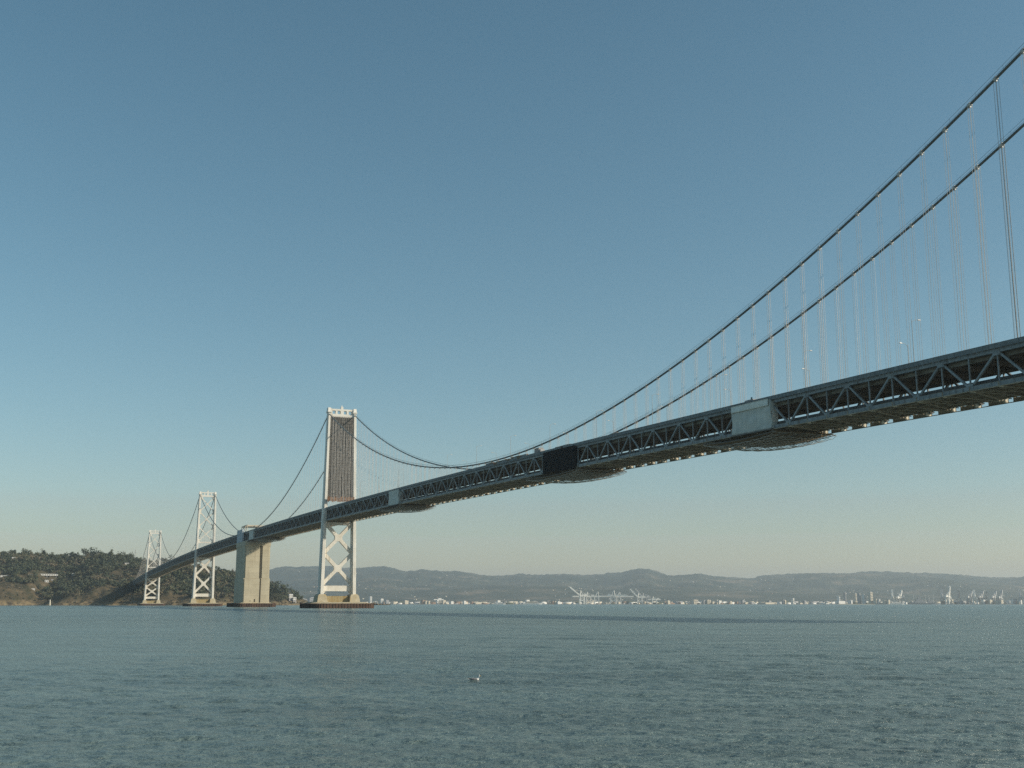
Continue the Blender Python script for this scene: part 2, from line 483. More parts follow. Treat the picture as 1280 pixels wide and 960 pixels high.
for s in fb_near:
    z = ztop(s); mb = MB()
    # floor beam with a deep haunch plate at each end, sunlit brightness put into its colour
    mb.box(s - 0.12, s + 0.12, -10.6, 10.62, z - 10.05, z - 9.05)
    mb.box(s - 0.30, s + 0.30, -10.4, 8.0, z - 10.12, z - 10.055)
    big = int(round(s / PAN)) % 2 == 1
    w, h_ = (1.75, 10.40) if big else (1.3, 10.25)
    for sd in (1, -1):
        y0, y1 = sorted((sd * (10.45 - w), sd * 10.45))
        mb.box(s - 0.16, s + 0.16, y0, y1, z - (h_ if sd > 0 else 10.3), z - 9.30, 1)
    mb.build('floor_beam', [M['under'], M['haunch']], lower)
tag(fb_stuff.build('floor_beam', M['under'], lower), kind='stuff')
# traveller rails hung under both edges, with an added skirt on the far one
for side in (-1, 1):
    mb = MB()
    for name, st in SPANS: strip(mb, st, side * 10.75 - .12, side * 10.75 + .12, -10.42 if side > 0 else -10.3, -10.24 if side > 0 else -10.1)
    if side > 0:  # added skirt: hides sky, its gaps let sun reach the end plates
        for name, st in SPANS:
            for k in range(len(st) - 1):
                a, b = st[k], st[k + 1]
                hole = 2.3 if k % 2 == 1 else 1.5
                q = [a + .25 + hole, b + .18]
                strip(mb, q, 10.70, 10.79, -10.245, -9.22)
    mb.build('traveller_rail', M['under'], lower)
# bottom lateral bracing and a maintenance grid under the lower deck
for name, st in SPANS:
    lat = MB()
    if name in ('main', 'side'):
        for k in range(len(st) - 1):
            a, b = st[k], st[k + 1]
            c, d = (-W, W) if k % 2 else (W, -W)
            lat.beam((a, c, ztop(a) - 9.95), (b, d, ztop(b) - 9.95), 0.35, 0.35)
            for f in (0.25, 0.5, 0.75):
                s = a + (b - a) * f
                lat.beam((s, -9.7, ztop(s) - 9.62), (s, 9.7, ztop(s) - 9.62), 0.16, 0.22)
        for tt in (-6.5, -2.2, 2.2, 6.5): strip(lat, st, tt - .1, tt + .1, -9.98, -9.64)
        lat.build('lateral_bracing', M['under'], bridge)
# lower deck barriers and the railing on the upper deck
for side in (-1, 1):
    bar, rl = MB(), MB()
    for name, st in SPANS:
        t = side * 8.85
        strip(bar, st, t - 0.12, t + 0.12, -8.616, -7.8 if side < 0 else -8.2)
        for k in range(len(st) - 1):
            for f in (.2, .4, .6, .8):
                q = st[k] + (st[k + 1] - st[k]) * f; bar.box(q - .3, q + .3, t - .2, t + .2, ztop(q) - 8.614, ztop(q) - 8.05)
        t = side * 10.9
        strip(rl, st, t - 0.08, t + 0.08, -0.12, 0.0)
        strip(rl, st, t - 0.04, t + 0.04, -0.30, -0.121)
        strip(rl, st, t - 0.05, t + 0.05, -1.17, -0.30)
        for k in range(len(st) - 1):
            for f in (0, 0.2, 0.4, 0.6, 0.8):
                s = st[k] + (st[k + 1] - st[k]) * f
                rl.box(s - 0.1, s + 0.1, t - 0.1, t + 0.1, ztop(s) - 1.6, ztop(s) - 0.121)
        strip(rl, st, min(side * 9.6, side * 10.74), max(side * 9.6, side * 10.74), -1.19, -1.0)
    bar.build('barrier', M['barrier'], lower)
    rl.build('railing', M['rail'], bridge)

# cables, bands, suspenders
HS = 8.70
def hang_s(k, side): return (685.4 if side < 0 else 684.0) + (k - 74) * HS
def cable_pts(a, b, t, dz=0.0, n=60):
    return [(a + (b - a) * k / n, t, zcable(a + (b - a) * k / n) + dz) for k in range(n + 1)]
CAB = {}
for side in (-1, 1):
    for first, (lo_, hi_) in ((True, (S_ANCH1 - 14, 760)), (False, (S_END, S_ANCH0 + 14))):
        mb = MB()
        cuts = [(-354 + 1e-6, -1e-6, 50), (0, 704, 110)] if first else [(S_END, S_W6 - 1e-6, 40), (S_W6, S_W5 - 1e-6, 90), (S_W5, S_ANCH0 + 14 - 1e-6, 50)]
        pts = []
        for a, b, n in cuts: pts += cable_pts(a, b, side * W, 0, n)
        mb.tube(pts, 0.36 if first else 0.42, 10)
        c = mb.build('main_cable', M['cable'], bridge, smooth=True)
        CAB[(side, first)] = c
        if first:
            for off in (-0.45, 0.45):
                mb = MB(); mb.tube([(p[0], p[1] + off, p[2] + 1.15) for p in pts], 0.035, 5)
                for k in range(0, NP):
                    s = k * PAN + 0.05
                    if 0 < s < 700:
                        mb.tube([(s, side * W + off * 0.8, zcable(s) + 0.1), (s, side * W + off, zcable(s) + 1.15)], 0.03, 4)
                mb.build('hand_rope', M['cable'], c)
    # nearest span: every band and hanger of its own
    for k in range(-8, NP):
        s = hang_s(k, side)
        if s < 8 or s > 703: continue
        zc = zcable(s)
        if zc < ztop(s) + 1.2: continue
        slope = (zcable(s + 1) - zcable(s - 1)) / 2
        if side == -1 or k > 26:
            mb = MB(); mb.tube([(s - 0.42, side * W, zc - 0.42 * slope), (s + 0.42, side * W, zc + 0.42 * slope)], 0.50, 10)
            mb.box(s - 0.32, s + 0.32, side * W - 0.16, side * W + 0.16, zc - 0.78, zc - 0.40)
            mb.build('cable_band', M['band'], CAB[(side, True)], smooth=False)
hang_near, hang_rest = [], MB()
def hanger(mb, s, t):
    for ds in (-0.45, 0.45):
        for dt in (-0.42, 0.42):
            mb.tube([(s + ds, t + dt, ztop(s) - 1.2), (s + ds, t + dt * 0.9, zcable(s) - 0.1)], 0.045, 5)
cand = []
for side in (-1, 1):
    for k in range(-8, NP):
        s = hang_s(k, side)
        if 8 < s < 703 and zcable(s) - ztop(s) > 1.0: cand.append((s, side * W))
cand.sort(key=lambda p: -p[0])
for i, (s, t) in enumerate(cand):
    if i < 100:
        dark = t < 0 and abs(s - 676.7) < 1
        mb = MB(); hanger(mb, s, t); o = mb.build('suspender', M['cable'] if dark else M['rope'], bridge)
        if dark: o['label'] = 'darker suspender near the right edge'
    else: hanger(hang_rest, s, t)
for name, st in SPANS[1:]:
    if name == 'anch': continue
    for side in (-1, 1):
        for s in st[1:-1]:
            if zcable(s) - ztop(s) > 0.8:
                hang_rest.tube([(s, side * W, ztop(s) - 1), (s, side * W, zcable(s))], 0.07, 4)
tag(hang_rest.build('suspender', M['rope'], bridge), kind='stuff')

# towers
def tower(s0, H, wrapped=False):
    zd = ztop(s0)
    tw = empty('tower', (s0, 0, 0), 0, bridge)
    zb = 10.2
    tc = lambda z: 12.4 - (12.4 - 10.05) * (z - zb) / (H - zb)       # leg centre line
    def leg(side):
        mb = MB()
        zs = [zb, 16, 30, 45, zd - 12, zd + 3, zd + 30, H - 18, H + 0.5]
        def sect(z):
            f = (z - zb) / (H - zb)
            return (1.75 - 0.45 * f, 4.6 - 2.0 * f, tc(z) * side)
        for (a, b) in zip(zs[:-1], zs[1:]):
            wa, la, ca = sect(a); wb, lb, cb = sect(b)
            mb.frustum((-la, la, ca - wa * .62, ca + wa * .62), a, (-lb, lb, cb - wb * .62, cb + wb * .62), b)
            mb.frustum((-la * .62, la * .62, ca - wa, ca + wa), a, (-lb * .62, lb * .62, cb - wb, cb + wb), b)
            if b < H - 1:   # splice collar
                mb.box(-lb - .05, lb + .05, cb - wb * .62 - .05, cb + wb * .62 + .05, b - .3, b + .3)
        w, l, c = sect(H)
        mb.box(-l - .5, l + .5, c - 1.55, c + 1.55, H + .5, H + 1.6)
        mb.frustum((-l, l, c - 1.3, c + 1.3), H + 1.6, (-2.0, 2.0, c - 1.15, c + 1.15), H + 4.3)
        return mb.build('leg', M['tower'], tw)
    leg(-1); leg(1)
    def brace_x(z0, z1, w, th):
        mb = MB()
        a0 = tc(z0) - 1.0; a1 = tc(z1) - 1.0
        mb.beam((0, -a0, z0), (0, a1, z1), w, th, up=(1, 0, 0))
        mb.beam((0.004, a0, z0), (0.004, -a1, z1), w, th - 0.06, up=(1, 0, 0))
        zc = z0 + (z1 - z0) * a0 / (a0 + a1)
        g = w * 1.15
        mb.hexa([(-th / 2 - .05, -g, zc - g * .9), (th / 2 + .05, -g, zc - g * .9), (th / 2 + .05, g, zc - g * .9), (-th / 2 - .05, g, zc - g * .9),
                 (-th / 2 - .05, -g, zc + g * .9), (th / 2 + .05, -g, zc + g * .9), (th / 2 + .05, g, zc + g * .9), (-th / 2 - .05, g, zc + g * .9)])
        for zz, aa in ((z0, a0), (z1, a1)):        # gussets at the legs
            for sd in (-1, 1):
                zg = zz + (1.3 if zz == z0 else -1.3)
                mb.box(-th / 2 - .03, th / 2 + .03, min(sd * (aa - 1.9), sd * aa), max(sd * (aa - 1.9), sd * aa), zg - 1.9, zg + 1.9)
        return mb.build('cross_brace', M['brace'], tw)
    zl = 18.0
    zt = zd - 11.6
    zm = zl + (zt - zl) * 0.5
    brace_x(zl, zm - 0.2, 2.5, 3.0); brace_x(zm + 0.2, zt, 2.5, 3.0)
    mb = MB(); mb.box(-1.8, 1.8, -tc(14.7) + 1.0, tc(14.7) - 1.0, 12.6, 16.7)
    for sd in (-1, 1):
        c = sd * (tc(14.7) - 1.0)
        mb.add([(-1.7, c, 12.0), (-1.7, c, 9.8), (-1.7, c - sd * 2.4, 12.61), (1.7, c, 12.0), (1.7, c, 9.8), (1.7, c - sd * 2.4, 12.61)],
               [(0, 1, 2), (5, 4, 3), (0, 3, 4, 1), (1, 4, 5, 2), (2, 5, 3, 0)])
    mb.build('strut', M['brace'], tw)
    mb = MB(); mb.box(-2.2, 2.2, -tc(zd - 12) + .9, tc(zd - 12) - .9, zd - 13.0, zd - 11.1)
    mb.build('strut', M['brace'], tw)
    zu = zd + 8.2
    mb = MB(); mb.box(-1.5, 1.5, -tc(zu) + .9, tc(zu) - .9, zu, zu + 1.7)
    mb.build('strut', M['brace'], tw)
    n = 3
    z0 = zu + 1.7; z1 = H - 2.6
    for k in range(n):
        brace_x(z0 + (z1 - z0) * k / n + .25, z0 + (z1 - z0) * (k + 1) / n - .25, 1.15, 1.6)
    # portal at the top with its row of openings
    mb = MB()
    a = tc(H) - 0.9
    mb.box(-1.6, 1.6, -a, a, H - 2.8, H - 0.4)
    mb.box(-1.6, 1.6, -a, a, H + 2.2, H + 3.6)
    for f in (-1, -.52, 0, .52, 1):
        c = f * (a - .7); ww = .75 if f else 1.25
        mb.box(-1.55, 1.55, c - ww, c + ww, H - 0.4, H + 2.2)
    mb.box(-1.2, 1.2, -0.9, 0.9, H + 3.6, H + 5.6)
    mb.box(-.25, .25, -.25, .25, H + 5.6, H + 6.8)
    for sd in (-1, 1):
        mb.hexa([(-1.5, sd * a, H - 6.2), (1.5, sd * a, H - 6.2), (1.5, sd * (a - .6), H - 6.2), (-1.5, sd * (a - .6), H - 6.2),
                 (-1.5, sd * a, H - 2.81), (1.5, sd * a, H - 2.81), (1.5, sd * (a - 3.6), H - 2.81), (-1.5, sd * (a - 3.6), H - 2.81)])
    mb.build('portal', M['tower'], tw)
    for sd in (-1, 1):
        mb = MB()
        c = sd * 12.4
        mb.frustum((-7.5, 7.5, c - 4.0, c + 4.0), 4.4, (-6.4, 6.4, c - 3.2, c + 3.2), zb - .8)
        mb.frustum((-6.0, 6.0, c - 2.9, c + 2.9), zb - .8, (-5.2, 5.2, c - 2.3, c + 2.3), zb + .1)
        mb.build('pedestal', M['pedestal'], tw)
    mb = MB(); mb.box(-3.2, 3.2, -8.5, 8.5, 4.41, 9.0); mb.build('curtain_wall', M['stain'], tw)
    mb = MB()
    mb.frustum((-20, 20, -22, 22), 3.5, (-14, 14, -18, 18), 4.5)
    mb.build('footing', M['pedestal'], tw)
    mb = MB()
    out = []
    for (cx, cy_, a0) in ((21, 17, 0), (-21, 17, 90), (-21, -17, 180), (21, -17, 270)):
        for j in range(7):
            a = math.radians(a0 + 90 * j / 6); out.append((cx + 6 * math.cos(a), cy_ + 6 * math.sin(a)))
    mb.poly(out, -2.0, 3.35)
    nn = len(out)
    for i in range(nn):                       # timber piles on the face
        p = Vector((*out[i], 0)); q = Vector((*out[(i + 1) % nn], 0)); m_ = max(1, int((q - p).length / 2.2))
        for j in range(m_):
            c = p + (q - p) * (j + .5) / m_
            mb.box(c.x - .25, c.x + .25, c.y - .25, c.y + .25, -2, 3.55 + random.uniform(-.3, .2))
    mb.build('fender', M['fender'], tw)
    return tw
tower(0.0, H3); tower(S_W5, H3); tower(S_W6, H6)

# concrete centre anchorage
anc = empty('anchorage', (-368, 0, 0), 0, bridge)
mb = MB()
mb.box(-28.0, 28.0, -13.4, 13.4, 4.4, 29.0)
mb.box(-27.4, 27.4, -12.8, 12.8, 29.0, 62.0)
mb.box(-28.2, 28.2, -13.3, 13.3, 62.0, 66.9)
for sgn in (1,):
    for t0, t1 in ((-11.8, 2.2), (5.0, 11.9)):
        mb.box(27.4, 28.1, t0, t1, 29.0, 62.0); mb.box(28.0, 28.7, t0 - .7, t1 + .7, 4.4, 28.4)
    for z in (10, 16, 22.5, 36, 43, 50, 56):
        pass
mb.build('concrete_pier', M['concrete'], anc)
mb = MB(); mb.box(27.5, 28.0, 2.9, 4.3, 29.05, 61.9); mb.box(28.01, 28.3, 2.95, 4.25, 4.6, 28.9); mb.build('groove', M['groove'], anc)
mb = MB(); mb.box(28.7, 28.76, -2.2, -0.9, 5.0, 8.0); mb.box(28.7, 28.76, -6.3, -5.6, 5.6, 6.6); mb.build('doorway', M['groove'], anc)
for sd in (-1, 1):
    mb = MB()
    y0, y1 = sorted((sd * 11.2, sd * 13.0))
    mb.box(-27, 6, y0, y1, 66.9, 80.2)
    for k in range(12):
        x = -26 + k * 2.8
        mb.box(x - .18, x + .18, min(sd * 13.0, sd * 13.18), max(sd * 13.0, sd * 13.18), 66.95, 80.15)
    mb.build('cable_housing', M['housing'], anc)
mb = MB()
for x in (-20, -8, 4, 16):
    for t in (-9.5, 9.5): mb.beam((x, t, 77), (x, t, 83.6), .5, .5, up=(1, 0, 0))
    mb.beam((x, -9.5, 83.6), (x, 9.5, 83.6), .6, .6)
for t in (-9.5, 0, 9.5):
    mb.beam((-20, t, 84.0), (16, t, 84.0), .5, .6)
for a, b in ((-20, -8), (-8, 4), (4, 16)):
    for t in (-9.5, 9.5): mb.beam((a, t, 77.5), (b, t, 83.4), .3, .3)
mb.box(-20, -2, -8, 8, 84.3, 85.2)
mb.build('roof_frame', M['cream'], anc)
mb = MB(); out = []
for (cx, cy_, a0) in ((30, 14, 0), (-30, 14, 90), (-30, -14, 180), (30, -14, 270)):
    for j in range(6):
        a = math.radians(a0 + 18 * j); out.append((cx + 6 * math.cos(a), cy_ + 6 * math.sin(a)))
mb.poly(out, -2, 3.7)
for i in range(len(out)):
    p = Vector((*out[i], 0)); q = Vector((*out[(i + 1) % len(out)], 0)); m_ = max(1, int((q - p).length / 2.4))
    for j in range(m_):
        c = p + (q - p) * (j + .5) / m_
        mb.box(c.x - .25, c.x + .25, c.y - .25, c.y + .25, -2, 3.9 + random.uniform(-.2, .2))
mb.build('fender', M['fender'], anc)
mb = MB(); mb.frustum((-32, 32, -17, 17), 3.7, (-29.5, 29.5, -15, 15), 4.41); mb.build('footing', M['pedestal'], anc)

def bthing(name, s, t, z, label, cat, group=None):
    return tag(empty(name, wpos(s, t, z), BRZ), label, cat, group)

# ------------------------------------------------------------------ works on the bridge
def tarp_mesh(s0, s1, t, ztop_off, zbot_off, z_ref, s_ref, amp=0.12, nz=14):
    """a sheet with folds and thickness, hung on the near truss"""
    ns = max(8, int((s1 - s0) / 0.8))
    V = []; 
    for i in range(ns + 1):
        s = s0 + (s1 - s0) * i / ns
        for j in range(nz + 1):
            z = ztop(s) + ztop_off + (zbot_off - ztop_off) * j / nz
            w = amp * (0.5 * math.sin(i * 0.9 + j * 0.35) + 0.8 * math.sin(i * 0.31 - j * 0.6) + 0.5 * math.sin(i * .2 + j * .9))
            V.append((s - s_ref, w - 0.15, z - z_ref))
    n = len(V)
    V2 = [(a, b + 0.12, c) for a, b, c in V]
    F = []
    r = nz + 1
    for i in range(ns):
        for j in range(nz):
            q = [i * r + j, (i + 1) * r + j, (i + 1) * r + j + 1, i * r + j + 1]
            F.append(q); F.append([x + n for x in q[::-1]])
    for i in range(ns):
        for j in (0, nz):
            F.append([i * r + j, (i + 1) * r + j, (i + 1) * r + j + n, i * r + j + n])
    for j in range(nz):
        for i in (0, ns):
            F.append([i * r + j, i * r + j + 1, i * r + j + 1 + n, i * r + j + n])
    return V + V2, F

def enclosure(s0, s1, label, black=False, flap=False):
    sr = (s0 + s1) / 2; zr = ztop(sr) - 10
    t = -11.05
    e = bthing('tarp_enclosure', sr, t, zr, label, 'tarp', 'tarps wrapped round the bridge truss')
    mt = M['black_tarp'] if black else M['tarp']
    mb = MB(); V, F = tarp_mesh(s0, s1, t, -0.9, -10.1, zr, sr); mb.add(V, F); mb.build('side_sheet', mt, e, smooth=True)
    if flap:
        mb = MB(); V, F = tarp_mesh(s0 + .3, s1 - .9, t, -0.75, -2.9, zr, sr, 0.1, 5)
        V = [(a, b - 0.35, c) for a, b, c in V]; mb.add(V, F); mb.build('flap', M['tarp_flap'], e, smooth=True)
    for se in (s0, s1):
        mb = MB(); z = ztop(se) - zr
        mb.box(se - sr - .06, se - sr + .06, 0.05, 2.4, z - 9.9, z - 1.3); mb.build('end_sheet', mt, e)
    mb = MB()
    k = 0; s = s0
    while s <= s1 + .01:
        z = ztop(s) - zr
        mb.tube([(s - sr, 0.35, z - 10.3), (s - sr, 0.35, z - 0.2)], 0.06, 5); s += 2.6
    mb.beam((s0 - sr, -0.3, ztop(s0) - zr - 10.25), (s1 - sr, -0.3, ztop(s1) - zr - 10.25), 0.9, 0.35)
    mb.build('pole_frame', M['scaffold'] if not black else M['black_tarp'], e)
    return e
enclosure(560.0, 581.4, 'large pale grey tarp over the bridge truss, nearest of the wrapped sections', flap=True)
enclosure(411.0, 443.6, 'black tarp wrapped round the bridge truss near the middle of the main span', black=True)
enclosure(172.5, 193.5, 'small pale grey tarp on the bridge truss just right of the scaffolded tower')
enclosure(-331.0, -307.0, 'narrow pale grey tarp on the bridge truss just right of the concrete anchorage')

def platform(s0, s1, sag_m, label, steps=10):
    sr = (s0 + s1) / 2; zr = ztop(sr) - 11.3
    e = bthing('work_platform', sr, 0, zr, label, 'work platform', 'netted work platforms slung under the bridge')
    fl = MB()
    n = max(6, int((s1 - s0) / 1.6))
    for i in range(n):
        a = s0 + (s1 - s0) * i / n; b = s0 + (s1 - s0) * (i + .72) / n
        f = (i + .5) / n
        drop = -1.4 - 0.9 * math.sin(math.pi * f)
        for tt in range(8):
            c = -11.2 + tt * 2.8
            fl.box(a - sr, b - sr, c, c + 2.45, ztop(a) - zr - 11.3 + drop + 1.9, ztop(a) - zr - 11.3 + drop + 2.08)
    fl.build('planking', M['plank'], e)
    br = MB()
    for tt in (-11.3, -5.6, 0, 5.6, 11.3):
        pts = []
        for i in range(n + 1):
            s = s0 + (s1 - s0) * i / n
            pts.append((s - sr, tt, ztop(s) - zr - 11.0 - .7 * math.sin(math.pi * i / n)))
        br.tube(pts, 0.14, 5)
        for i in range(0, n + 1, 2): br.tube([pts[i], (pts[i][0], tt, pts[i][2] + 1.4)], 0.06, 4)
    br.build('hanger_frame', M['scaffold'], e)
    net = MB()
    m = int((s1 - s0) / 1.9)
    def npt(i, t):
        f = i / m; s = s0 + (s1 - s0) * f
        g = 1 - (t / 11.6) ** 2
        return (s - sr, t, ztop(s) - zr - 11.3 - 1.1 * sag_m * math.sin(math.pi * min(1, max(0, f))) ** .45 * (0.55 + .45 * g) - .12 * math.sin(i * 2.3 + t))
    ts = [-11.5 + 23.0 * j / 11 for j in range(12)]
    for j, t in enumerate(ts):
        net.tube([npt(i, t) for i in range(m + 1)], 0.055, 4, cap=False)
    for i in range(m + 1):
        net.tube([npt(i, t) for t in ts], 0.055, 4, cap=False)
    for i in range(m):                       # diagonal mesh
        for j in range(11):
            if (i + j) % 2: net.tube([npt(i, ts[j]), npt(i + 1, ts[j + 1])], 0.045, 3, cap=False)
    net.build('safety_net', M['net_rope'], e)
    return e
platform(543, 583, 2.4, 'netted work platform hanging under the bridge beside the nearest grey tarp')
platform(392, 446, 2.2, 'netted work platform hanging under the bridge beside the black tarp')
platform(150, 198, 2.0, 'netted work platform under the bridge by the small tarp near the scaffolded tower')
platform(-300, -255, 2.0, 'brown work platform under the bridge on the side span between anchorage and tower')
platform(-339, -318, 1.6, 'short brown work platform under the bridge touching the right side of the anchorage')

# the scaffold screen on the upper half of the nearer tower
scr = bthing('scaffold_screen', 2.4, 0, ztop(0) + 8, 'tall brown netted scaffold screen hung between the upper legs of the nearer tower', 'scaffold')
zr = ztop(0) + 8
Hs = H3 - 2.9 - zr
def screen_net_material():
    m = bpy.data.materials.new('screen_netting'); m.use_nodes = True
    nt = m.node_tree; N = nt.nodes; L = nt.links
    b = N['Principled BSDF']; b.inputs['Roughness'].default_value = .9
    tc = N.new('ShaderNodeTexCoord')
    n1 = N.new('ShaderNodeTexNoise'); n1.inputs['Scale'].default_value = .35; n1.inputs['Detail'].default_value = 6
    L.new(tc.outputs['Object'], n1.inputs['Vector'])
    br = N.new('ShaderNodeTexBrick'); br.inputs['Scale'].default_value = .33
    mp = N.new('ShaderNodeMapping'); mp.inputs['Rotation'].default_value = (math.radians(90), 0, math.radians(90))
    sw = N.new('ShaderNodeSeparateXYZ'); cb = N.new('ShaderNodeCombineXYZ')
    L.new(tc.outputs['Object'], sw.inputs[0]); L.new(sw.outputs['Y'], cb.inputs['X']); L.new(sw.outputs['Z'], cb.inputs['Y'])
    L.new(cb.outputs[0], br.inputs['Vector'])
    br.inputs['Color1'].default_value = (.135, .132, .122, 1); br.inputs['Color2'].default_value = (.235, .23, .215, 1); br.inputs['Mortar'].default_value = (.085, .08, .072, 1)
    br.inputs['Mortar Size'].default_value = .04
    mx = N.new('ShaderNodeMix'); mx.data_type = 'RGBA'; mx.blend_type = 'MULTIPLY'; mx.inputs['Factor'].default_value = .8
    rp = N.new('ShaderNodeValToRGB'); rp.color_ramp.elements[0].position = .3; rp.color_ramp.elements[1].position = .7
    rp.color_ramp.elements[0].color = (.62, .6, .6, 1); rp.color_ramp.elements[1].color = (1.2, 1.15, 1.1, 1)
    L.new(n1.outputs['Fac'], rp.inputs['Fac']); L.new(br.outputs[0], mx.inputs['A']); L.new(rp.outputs[0], mx.inputs['B'])
    L.new(mx.outputs['Result'], b.inputs['Base Color'])
    return m
M['netting'] = screen_net_material()
mb = MB()
V = []; ny, nz = 36, 40
for i in range(ny + 1):
    for j in range(nz + 1):
        z = Hs * j / nz; y = (-1 + 2 * i / ny) * (9.75 - .75 * j / nz)
        V.append((.12 * math.sin(i * 1.9 + j * .2) + .1 * math.sin(i * .7 - j * .8), y, z))
F = []
for i in range(ny):
    for j in range(nz):
        F.append([i * (nz + 1) + j, (i + 1) * (nz + 1) + j, (i + 1) * (nz + 1) + j + 1, i * (nz + 1) + j + 1])
n0 = len(V)
mb.add(V + [(x - .12, y, z) for x, y, z in V], F + [[q + n0 for q in f[::-1]] for f in F])
mb.build('netting', M['netting'], scr)
for k in range(11):
    y = -8.9 + 17.8 * k / 10 + (random.uniform(-.4, .4) if 0 < k < 10 else 0)
    mb = MB(); mb.tube([(.42, y, -1.5), (.42, y, Hs + .2)], .10, 6); mb.build('pole', M['scaffold'], scr)
mb = MB()
for k in range(25):
    z = Hs * k / 24 + .4
    mb.beam((.3, -9.0, z), (.3, 9.0, z), .12, .14)
mb.build('ledger', M['scaffold'], scr)
mb = MB()
mb.box(-2.4, 3.2, -10.6, 10.2, -2.4, -2.0)
for k in range(30):
    y = -10.4 + 20.4 * k / 29
    mb.box(2.9 + random.uniform(-.2, .4), 3.4 + random.uniform(-.1, .3), y - .28, y + .28, -3.4 + random.uniform(-.8, .3), .1 + random.uniform(-.7, .6))
mb.build('platform', M['debris'], scr)

# lamp posts on the deck, one row on each railing
def lamp(side):
    e = empty('street_lamp', (0, 0, 0), BRZ)
    mb = MB(); mb.tube([(0, 0, -1.2), (0, 0, 5), (0, 0, 11.0)], [.11, .085, .06], 8); mb.build('pole', M['lamp'], e)
    mb = MB(); mb.tube([(0, 0, 10.6), (0, -side * .9, 11.25), (0, -side * 2.2, 11.4)], .05, 6); mb.build('arm', M['lamp'], e)
    mb = MB(); mb.hexa([(-.16, -side * 2.0, 11.26), (.16, -side * 2.0, 11.26), (.2, -side * 2.9, 11.26), (-.2, -side * 2.9, 11.26),
                        (-.1, -side * 2.0, 11.46), (.1, -side * 2.0, 11.46), (.12, -side * 2.8, 11.5), (-.12, -side * 2.8, 11.5)])
    mb.build('lamp_head', M['lampglass'], e)
    return e
for side, k0, lab in ((-1, 71, 'thin grey lamp post on the near railing of the bridge deck'), (1, 68.2, 'thin grey lamp post on the far railing of the bridge deck')):
    proto = None
    k = k0
    while k > 3:
        o = lamp(side) if proto is None else copy_tree(proto)
        proto = proto or o
        s = k * PAN * 1.0
        o.location = wpos(s, side * 10.4, ztop(s)); o.rotation_euler = (0, 0, BRZ)
        tag(o, lab, 'street lamp', 'lamp posts along the near railing' if side < 0 else 'lamp posts along the far railing')
        k -= 5

# vehicles half hidden behind the railing
def box_truck(s, t, label, body, L_=7.5, h=3.6):
    z = ztop(s) - .86
    e = bthing('box_truck', s, t, z, label, 'truck')
    mb = MB(); mb.box(-L_ / 2, L_ / 2 - 2.2, -1.2, 1.2, .9, h); mb.build('cargo_box', body, e)
    mb = MB(); mb.hexa([(L_ / 2 - 2.1, -1.1, .7), (L_ / 2, -1.1, .7), (L_ / 2, 1.1, .7), (L_ / 2 - 2.1, 1.1, .7),
                        (L_ / 2 - 2.1, -1.1, min(2.6, h)), (L_ / 2 - .7, -1.05, min(2.6, h)), (L_ / 2 - .7, 1.05, min(2.6, h)), (L_ / 2 - 2.1, 1.1, min(2.6, h))])
    cab = mb.build('cab', M['greywall'], e)
    mb = MB(); mb.box(L_ / 2 - 1.7, L_ / 2 - .8, -1.13, -1.105, 1.6, 2.3); mb.build('window', M['window'], cab)
    for x in (-L_ / 2 + 1.2, L_ / 2 - 1.3):
        for y in (-1.05, 1.05):
            mb = MB(); mb.tube([(x, y - .15, .5), (x, y + .15, .5)], .5, 12); mb.build('wheel', M['tyre'], e)
    return e
box_truck(399.5, -7.6, 'pale grey box truck on the bridge deck just left of the black tarp', M['greywall'], 7.0, 3.5)
box_truck(567.5, -8.2, 'small dull work truck above the nearest grey tarp on the bridge deck', M['greywall'], 5.0, 1.7)
# stacked timber and steel along the railing near the cable's lowest point
def stack(s0, s1, label, n, seed, mats):
    r = random.Random(seed); sr = (s0 + s1) / 2; z = ztop(sr) - .86
    e = bthing('material_stack', sr, -10.2, z, label, 'building material')
    for mi, m in enumerate(mats):
        for i in range(n):
            mb = MB()
            a = r.uniform(s0, s1 - 4) - sr; l = r.uniform(2, 5); hh = r.uniform(0.8, 1.35 if n < 20 else 1.7)
            y = r.uniform(-.9, .6); zz = ztop(a + sr) - .86 - z
            mb.hexa([(a, y, zz), (a + l, y, zz), (a + l, y + .5, zz), (a, y + .5, zz),
                     (a, y, zz + hh), (a + l, y, zz + hh * r.uniform(.7, 1)), (a + l, y + .5, zz + hh), (a, y + .5, zz + hh * r.uniform(.7, 1))])
            mb.build('bundle', m, e)
    return e
stack(340, 392, 'brown timber and steel stacked along the bridge railing left of the pale truck', 26, 4, [M['debris'], M['rail'], M['plank']])
stack(418, 442, 'dark bundles piled on the bridge railing on top of the black tarp', 14, 9, [M['rail'], M['fender']])

# ------------------------------------------------------------------ island
def interp(pts, x):
    a = np.array(pts, float); return np.interp(x, a[:, 0], a[:, 1])
D_RIDGE = 330.0
def px2x(px, d): return (px - 640) / FPX * d * 0.99
SHORE = [(-3200, 2560), (-1500, 2440), (-1280, 2400), (-1180, 2425), (-1060, 2400), (-1000, 2440), (-930, 2390), (-860, 2405), (-790, 2390), (-740, 2360), (-690, 2350), (-640, 2330), (-590, 2390), (-540, 2470), (-500, 2540), (-470, 2640), (-400, 2800)]
rid = [(-420, 686), (-150, 689), (0, 691), (30, 694), (60, 696), (85, 697), (97, 694), (112, 693), (135, 694), (158, 698), (178, 702), (200, 702), (215, 704), (240, 706), (266, 712), (290, 716), (334, 732), (350, 737), (358, 744), (366, 760)]
RIDGE = []
for px, py in rid:
    p = at(px, py, 2740); RIDGE.append((p.x, max(p.z - 9.0, -6)))
RIDGE.append((-470, -12)); RIDGE.append((-300, -25))
